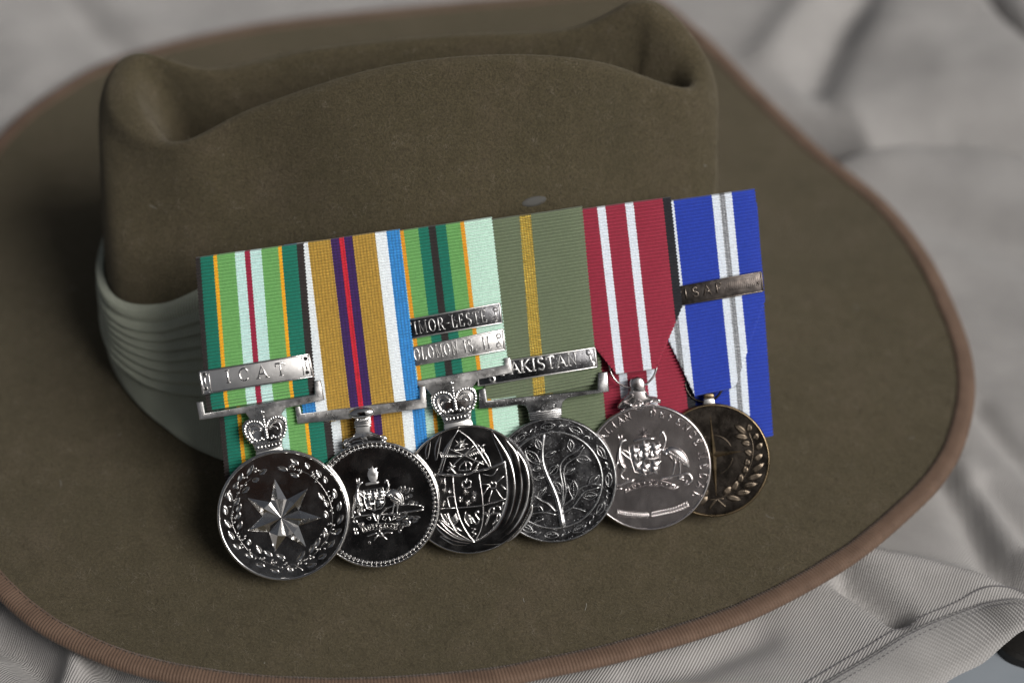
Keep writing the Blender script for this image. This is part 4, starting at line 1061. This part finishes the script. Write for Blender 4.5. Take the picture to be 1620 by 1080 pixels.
def eye_leaf(a, b, wd, seeds):
    a, b = np.array(t4(*a)), np.array(t4(*b)); d = b - a; n_ = np.array([-d[1], d[0]]) / np.linalg.norm(d); mb = MB()
    for s_ in (-1, 1): ridge(mb, [a + d * t + n_ * s_ * wd / 2 * math.sin(math.pi * t) for t in np.linspace(0, 1, 7)], .42, .5, ZF, smooth=2)
    if seeds:
        for t in np.linspace(.22, .8, 6): dome(mb, a + d * t, .22, .35, ZF, n=7, m=2)
    else: ridge(mb, [a + d * .12, a + d * .85], .3, .3, ZF)
    obj('leaf', mb, M_ANT, d4, 180)
for a, b, wd, sd_ in [((212, 330), (178, 255), 1.9, 1), ((208, 440), (95, 336), 2.6, 1), ((240, 384), (322, 345), 1.5, 0), ((268, 525), (342, 444), 2.2, 1), ((166, 548), (236, 538), 1.1, 0), ((150, 478), (212, 470), 1.4, 0), ((440, 345), (430, 255), 1.9, 0), ((472, 395), (582, 412), 2.3, 1), ((396, 516), (466, 470), 1.3, 0),
                      ((362, 655), (310, 565), 2.4, 1), ((456, 698), (455, 558), 2.5, 1), ((568, 586), (648, 522), 2.0, 0), ((522, 682), (632, 668), 2.2, 1), ((188, 684), (252, 612), 1.5, 0), ((400, 650), (415, 600), 1.0, 0)]: eye_leaf(a, b, wd, sd_)
for x, y in [(50, 228), (262, 143), (470, 190), (658, 350), (714, 555), (650, 765), (495, 915), (290, 955), (100, 925), (-30, 790), (-85, 560), (-30, 370)]:
    p = np.array(t4(x, y)); ra = p - np.array(F4.c); ra /= np.linalg.norm(ra); ta = np.array([-ra[1], ra[0]]); p = np.array(F4.c) + ra * 16.05; mb = MB()
    for s_ in (-1, 1): ridge(mb, [p + ta * 2.2 * t + ra * (s_ * .95 * (1 - t * t) + .1) for t in np.linspace(-1, 1, 7)], .42, .5, ZF, smooth=2)
    ridge(mb, [p + ta * 1.6 * t + ra * (.42 * (1 - t * t) - .35) for t in np.linspace(-1, 1, 5)], .3, .35, ZF, smooth=2)
    for t in np.linspace(-.6, .6, 5): dome(mb, p + ta * 2 * t - ra * .02, .2, .4, ZF, n=7, m=2)
    obj('gum_nut', mb, M_ANT, d4, 180)
    q = np.array(F4.c) + 16.1 * np.array([math.cos(math.atan2(ra[1], ra[0]) - .27), math.sin(math.atan2(ra[1], ra[0]) - .27)])
    rq = (q - np.array(F4.c)) / 16.1; tq = np.array([-rq[1], rq[0]]); mb = MB()
    ridge(mb, [q + tq * 1.1 - rq * .3, q + tq * .3 + rq * .25, q - tq * .5, q - tq * 1.1 + rq * .45], [.7, .5, .45, .6], .5, ZF, smooth=4); obj('bud', mb, M_ANT, d4, 180)

# ---------- 5  coat of arms medal on its ring
F5 = Fr(1025, 738.7, 18.75)
m5 = medal('medal', 'nickel medal with shield, kangaroo and emu, under the maroon ribbon with two white stripes', F5)
L = F5.L; c3 = F5.crop(900, 280, 2.7); c6 = F5.crop(920, 560, 3.6); t5 = F5.crop(940, 620, 4.695, 1.1)
S5 = [(.075, 'navy'), (.332, 'maroon'), (.406, 'snow'), (.585, 'maroon'), (.66, 'snow'), (.925, 'maroon'), (1, 'navy')]
A0, A1 = np.array(L(886, 335)), np.array(L(917, 600)); B0, B1 = np.array(L(1061, 311)), np.array(L(1089, 576))
def vfold(t0, u0, u1, ln):
    def f(t, u):
        lo_, hi_ = 0.0, 1.0
        if t > t0: s_ = (t - t0) / (1 - t0); lo_, hi_ = u0 * s_, 1 - (1 - u1) * s_
        z = top_fold(t, ln, 0)
        if t > t0: z += .5 * (t - t0) / (1 - t0)
        return (lo_, hi_, z)
    return f
ribbon('ribbon_front', m5, (A0, A1), (B0, B1), S5, 1.0, vfold(.655, .34, .70, 50))
ribbon('ribbon_back', m5, lower(L(898, 330, -4.2), L(930, 700, -4.2)), lower(L(1066, 306, -4.2), L(1104, 672, -4.2)), S5, 1.0, zstraight(70, 2, 0, -4.2))
mb = MB(); rc = c6(295, 58); rr = 7.0
G = [[(rc[0] + (rr + .33 * math.cos(b)) * math.cos(a), rc[1] + (rr + .33 * math.cos(b)) * math.sin(a), -.75 - .35 * math.sin(a) + .33 * math.sin(b)) for b in np.linspace(0, 2 * math.pi, 8, endpoint=False)] for a in np.linspace(0, 2 * math.pi, 56, endpoint=False)]
mb.grid(G, cu=True, cv=True); obj('ring', mb, M_NIK, m5, 180)
plate('lug', [c6(*p) for p in [(276, 215), (274, 165), (284, 140), (318, 128), (348, 138), (360, 165), (362, 215)]], -1.1, 1.1, M_NIK, m5, .5)
sh = plate('shoulder', [c6(*p) for p in [(268, 208), (266, 225), (225, 262), (203, 296), (212, 312), (300, 290), (390, 272), (450, 280), (452, 262), (425, 244), (385, 236), (366, 218), (364, 204)]], -1.0, .85, M_NIK, m5, .35)
mb = MB()
for pts in ([(270, 225), (290, 235), (262, 258), (228, 270), (210, 298)], [(366, 218), (372, 238), (400, 248), (445, 262)], [(285, 290), (318, 262), (350, 282)], [(240, 275), (285, 290)], [(350, 282), (400, 265)]): ridge(mb, [c6(*p) for p in pts], .7, .5, .8, smooth=4)
lathe(mb, [(.01, 1.5), (.6, 1.4), (.8, .9), (1.3, 1.2), (1.6, .8)], c6(327, 295), 20); obj('scroll', mb, M_NIK, sh)
d5 = disc_body(m5, F5, M_NIKF, M_NIK, rimw=.9, rimh=.5)
a0 = lambda x, y: math.atan2(t5(x, y)[1] - F5.c[1], t5(x, y)[0] - F5.c[0])
def round_text(word, a_start, a_end, hgt, rad):
    for i, ch in enumerate(word):
        a = a_start + (a_end - a_start) * i / (len(word) - 1); rot = a - math.pi / 2
        p = np.array(F5.c) + (rad - hgt / 2) * np.array([math.cos(a), math.sin(a)]) - np.array([math.cos(rot), math.sin(rot)]) * GL[ch][0] * hgt / 2
        glyph(ch, d5, M_NIK, p, rot, hgt, ZF, .17, .5)
a_n, a_l = a0(245, 175), a0(92, 275)
st_ = (a_n - a_l) / 3
round_text('AUSTRALIAN', a_n - st_ * 9, a_n, 2.0, 16.3)
round_text('DEFENCE', a0(437, 150), a0(760, 372), 2.0, 16.3)
round_text('MEDAL', a0(800, 475), a0(740, 752), 2.0, 16.3)
kangaroo(d5, t5, lambda x, y: (165 + x * 235, 648 - y * 290 - x * 10), M_NIK)
emu(d5, t5, lambda x, y: (492 + x * 215, 620 - y * 325 + x * 8), M_NIK)
mb = shield(d5, t5, [(255, 402), (330, 388), (410, 382), (480, 370), (488, 460), (484, 570), (390, 615), (300, 592), (268, 490)], [[(275, 510), (486, 488)], [(325, 390), (345, 600)], [(405, 385), (415, 600)]], M_NIK)
for q in ((295, 440), (375, 430), (450, 418), (298, 480), (378, 470), (452, 455), (312, 550), (378, 560), (450, 540), (372, 400), (330, 470), (420, 470), (360, 585), (440, 570)): star(mb, t5(*q), 2.2, 1.0, 5, R(80 + q[0]), .75, ZF, .15)
obj('shield', mb, M_NIK, d5, 60)
mb = MB(); star(mb, t5(368, 305), 2.1, .7, 7, R(92), .8, ZF, .1); ridge(mb, [t5(298, 362), t5(368, 345), t5(438, 345)], .9, .6, ZF, smooth=3); obj('crest_star', mb, M_NIK, d5, 60)
for i in range(6): pass
strokes(d5, 'grass_mound', t5, [([(168, 690), (210, 686), (250, 660), (292, 652)], .9, .6), ([(165, 718), (205, 716)], .6, .4), ([(245, 672), (285, 664), (275, 650)], .6, .6), ([(498, 640), (560, 630), (620, 618), (690, 604), (716, 622), (724, 655), (700, 672), (680, 682)], .9, .7), ([(690, 655), (678, 672), (688, 688), (702, 680)], .5, .5), ([(620, 640), (660, 630)], .8, .5)], M_NIK)
mb = MB(); ridge(mb, [t5(238, 715), t5(290, 685), t5(350, 662), t5(420, 655), t5(500, 660), t5(600, 690)], .6, .5, ZF, smooth=4); ridge(mb, [t5(230, 748), t5(300, 718), t5(360, 698), t5(420, 694), t5(495, 700), t5(590, 722)], .5, .45, ZF, smooth=4)
ridge(mb, [t5(238, 715), t5(230, 748)], .5, .4, ZF); ridge(mb, [t5(600, 690), t5(590, 722), t5(625, 700)], .5, .4, ZF); obj('scroll', mb, M_NIK, d5)
arc_text('AUSTRALIA', d5, M_NIK, t5, [(250, 737), (300, 712), (360, 693), (420, 688), (495, 695), (580, 716)], 1.15, ZF, .2, .3)
wl = crom([t5(*p) for p in [(165, 890), (250, 905), (340, 912), (420, 908), (500, 892), (600, 870), (700, 828)]], 5)
mb = MB(); ridge(mb, wl, .35, .35, ZF)
for i in range(1, len(wl) - 1):
    t = wl[i + 1] - wl[i - 1]; t /= np.linalg.norm(t); n_ = np.array([-t[1], t[0]]); d_ = 1 if i < len(wl) * .48 else -1
    for s_ in (-1, 1): ridge(mb, [wl[i], wl[i] - t * d_ * .8 * .8 + n_ * s_ * .75], .5, .42, ZF, k=5)
obj('wattle_spray', mb, M_NIK, d5, 180)

# ---------- 6  bronze compass medal
F6 = Fr(1128, 727.3, 16.9, back=1.0)
m6 = medal('medal', 'dark bronze rightmost medal with a compass star and olive wreath, on the blue ribbon', F6)
L = F6.L; c3 = F6.crop(900, 280, 2.7); c6 = F6.crop(920, 560, 3.6); t6 = F6.crop(1080, 600, 4.694, 1.0)
S6 = [(.075, 'royal_blue'), (.135, 'snow'), (.185, 'silver'), (.255, 'snow'), (.604, 'royal_blue'), (.672, 'snow'), (.722, 'silver'), (.786, 'snow'), (1, 'royal_blue')]
ribbon('ribbon_front', m6, (L(1021, 323), L(1056, 636)), (L(1194, 298), L(1222, 600)), S6, 1.0, vfold(.585, .26, .64, 58))
ribbon('ribbon_back', m6, lower(L(1032, 318, -3.6), L(1062, 712, -3.6)), lower(L(1196, 297, -3.6), L(1223, 690, -3.6)), S6, 1.0, zstraight(74, 2, 0, -3.6))
cl = clasp(m6, F6, [c3(440, 472), c3(822, 403), c3(831, 486), c3(448, 552)], 1.0, M_COP, M_COPD, .5, .45)
text_line('ISAF', cl, metal('copper_worn', (.34, .29, .25), .35, (.24, .2, .17), .3), c3(494, 517), c3(652, 489), 2.7, 1.48, .17, .5, False)
mb = MB()
for i in range(17): ridge(mb, [c3(668 + i * 8.6, 492 - i * 1.6), c3(676 + i * 8.6, 448 - i * 1.55)], .22, .16, 1.46, k=4)
for i in range(3): ridge(mb, [c3(452 + i * 9, 535 - i * 1.6), c3(460 + i * 9, 490 - i * 1.6)], .22, .16, 1.46, k=4)
obj('hatching', mb, M_COP, cl); mb = MB(); dome(mb, c3(806, 452), .35, .4, 1.48); obj('clasp_pins', mb, M_COP, cl)
mb = MB(); rc = c6(700, 165); rr = 5.6
G = [[(rc[0] + (rr + .4 * math.cos(b)) * math.cos(a), rc[1] + (rr + .4 * math.cos(b)) * math.sin(a), -.75 - .4 * math.sin(a) + .4 * math.sin(b)) for b in np.linspace(0, 2 * math.pi, 8, endpoint=False)] for a in np.linspace(0, 2 * math.pi, 48, endpoint=False)]
mb.grid(G, cu=True, cv=True); obj('ring', mb, M_BRZ, m6, 180)
plate('lug', [c6(*p) for p in [(697, 252), (694, 230), (704, 221), (745, 220), (755, 230), (755, 252)]], -1.0, 1.0, M_BRS, m6, .4)
plate('lug_foot', [c6(*p) for p in [(697, 252), (755, 250), (762, 288), (690, 292)]], -.9, .8, M_SILB, m6, .3)
d6 = disc_body(m6, F6, M_BRZ, M_BRS, zf=1.0, zb=-1.2, rimw=.8, rimh=.45)
ZF6 = 1.0
mb = MB(); c = t6(225, 560); N_, S_, E_, W_ = t6(205, 262), t6(250, 872), t6(452, 530), t6(0, 592)
dg = [t6(*q) for q in ((245, 535), (208, 535), (205, 582), (250, 578))]
vs = [(*c, ZF6 + .75)] + [(*p, ZF6) for p in (E_, dg[0], N_, dg[1], W_, dg[2], S_, dg[3])]
mb.add(vs, [(0, 1 + i, 1 + (i + 1) % 8) for i in range(8)]); obj('compass_star', mb, M_BRS, d6, 5)
rd = 148 / 4.694 / 5.35
strokes(d6, 'circle_arc', lambda x, y: (c[0] + rd * math.cos(R(x)), c[1] + rd * math.sin(R(x))), [([(a, 0) for a in range(s0, s1 + 1, 10)], .4, .35) for s0, s1 in ((20, 80), (-75, -10), (105, 165), (195, 260))], M_BRZL, ZF6)
for q in [(470, 402, 383, 333), (482, 432, 378, 415), (490, 392, 496, 328), (502, 482, 432, 463), (525, 452, 558, 398), (512, 562, 458, 520), (535, 520, 592, 473), (525, 602, 592, 553), (500, 692, 602, 622), (470, 742, 588, 703), (435, 792, 552, 773), (380, 847, 502, 833), (320, 868, 432, 892), (300, 852, 358, 794), (365, 832, 408, 748), (418, 772, 438, 698), (458, 700, 470, 640), (475, 645, 480, 585),
          (185, 868, 108, 935), (190, 850, 140, 815), (120, 830, 60, 860)]:
    mb = MB(); leaf(mb, t6(*q[:2]), t6(*q[2:]), 2.1, .55, ZF6, groove=.85); obj('leaf', mb, M_BRZL, d6, 180)
strokes(d6, 'wreath_stem', t6, [([(490, 395), (520, 480), (515, 590), (475, 690), (400, 790), (300, 870), (245, 890), (200, 950)], .5, .4), ([(255, 888), (285, 915), (316, 942)], .7, .5), ([(198, 892), (248, 888), (302, 882)], .6, .5), ([(250, 892), (225, 920), (200, 952)], .7, .5)], M_BRZL, ZF6)

# ------------------------------------------------------------------ the person behind the lens, whose dark clothes the polished discs mirror
M_COAT, t_, p_ = newmat('dark_wool_coat'); p_.inputs['Base Color'].default_value = (.034, .030, .031, 1); p_.inputs['Roughness'].default_value = .9
n_ = noise_tex(t_, 300, 4); b_ = bump(t_, n_.outputs[0], .3, .001); t_.links.new(b_.outputs[0], p_.inputs['Normal'])
M_SKIN, t_, p_ = newmat('skin'); p_.inputs['Base Color'].default_value = (.42, .22, .15, 1); p_.inputs['Roughness'].default_value = .5
M_HAIR, t_, p_ = newmat('dark_hair'); p_.inputs['Base Color'].default_value = (.02, .014, .01, 1); p_.inputs['Roughness'].default_value = .6
def skinned(name, verts, edges, radii, mats, parent, pick=None, root=0, lev=2):
    me = bpy.data.meshes.new(name); me.from_pydata([Vector(v) * MM for v in verts], edges, [])
    o = bpy.data.objects.new(name, me); COL.objects.link(o)
    o.modifiers.new('skin', 'SKIN'); sm = o.modifiers.new('sub', 'SUBSURF'); sm.levels = lev
    for i, r_ in enumerate(radii):
        r2 = r_ if isinstance(r_, tuple) else (r_, r_); me.skin_vertices[0].data[i].radius = (r2[0] * MM, r2[1] * MM)
    me.skin_vertices[0].data[root].use_root = True
    ev = o.evaluated_get(bpy.context.evaluated_depsgraph_get()); m2_ = bpy.data.meshes.new_from_object(ev)
    bpy.data.objects.remove(o)
    n_o = link(name, m2_, mats, parent, None)
    if pick:
        for p in m2_.polygons: p.material_index = pick(p.center / MM)
    return n_o
person = bpy.data.objects.new('person', None); COL.objects.link(person); person.location = Vector((62, -925, -700)) * MM
tag(person, 'person in a dark coat, mirrored as the dark shape in the polished discs', 'person')
PV = [(0, 0, 900), (0, 10, 1080), (0, 25, 1250), (0, 35, 1400), (0, 50, 1480), (0, 75, 1560), (0, 90, 1640), (0, 70, 1720)]
PR = [(170, 120), (165, 115), (195, 130), (190, 110), 62, (72, 82), (78, 98), (60, 75)]
PE = [(i, i + 1) for i in range(7)]
for sx in (-1, 1):
    b = len(PV)
    PV += [(sx * 205, 30, 1405), (sx * 275, 60, 1200), (sx * 260, 110, 1120), (sx * 150, 220, 1230), (sx * 95 - 50, 262, 1285),
           (sx * 100, 0, 860), (sx * 105, 20, 480), (sx * 110, -20, 90), (sx * 118, 130, 40)]
    PR += [88, 60, 56, 45, (32, 22), 100, 68, 48, (45, 34)]
    PE += [(3, b), (b, b + 1), (b + 1, b + 2), (b + 2, b + 3), (b + 3, b + 4), (0, b + 5), (b + 5, b + 6), (b + 6, b + 7), (b + 7, b + 8)]
skinned('body', PV, PE, PR, [M_COAT, M_SKIN], person, lambda c: 1 if c.z > 1475 or (c.y > 205 and c.z > 1100) else 0)
hv = [(0, 70, 1690), (0, 20, 1720), (0, 75, 1745), (0, 10, 1650)]
skinned('hair', hv, [(0, 1), (0, 2), (1, 3)], [(84, 90), (80, 70), (66, 66), (74, 50)], M_HAIR, person)
for sx in (-1, 1):                                              # five bent fingers a side, closed round the camera body
    px = sx * 95 - 50
    for k in range(4):
        z0 = 1300 - k * 19; skinned('finger', [(px, 268, z0), (px + sx * -4, 300, z0 - 3), (px - sx * 22, 322, z0 - 6), (px - sx * 42, 318, z0 - 8)], [(0, 1), (1, 2), (2, 3)], [10, 9, 8.5, 7.5], M_SKIN, person, lev=1)
    skinned('thumb', [(px, 255, 1310), (px - sx * 22, 238, 1318), (px - sx * 44, 240, 1310)], [(0, 1), (1, 2)], [11, 10, 8.5], M_SKIN, person, lev=1)
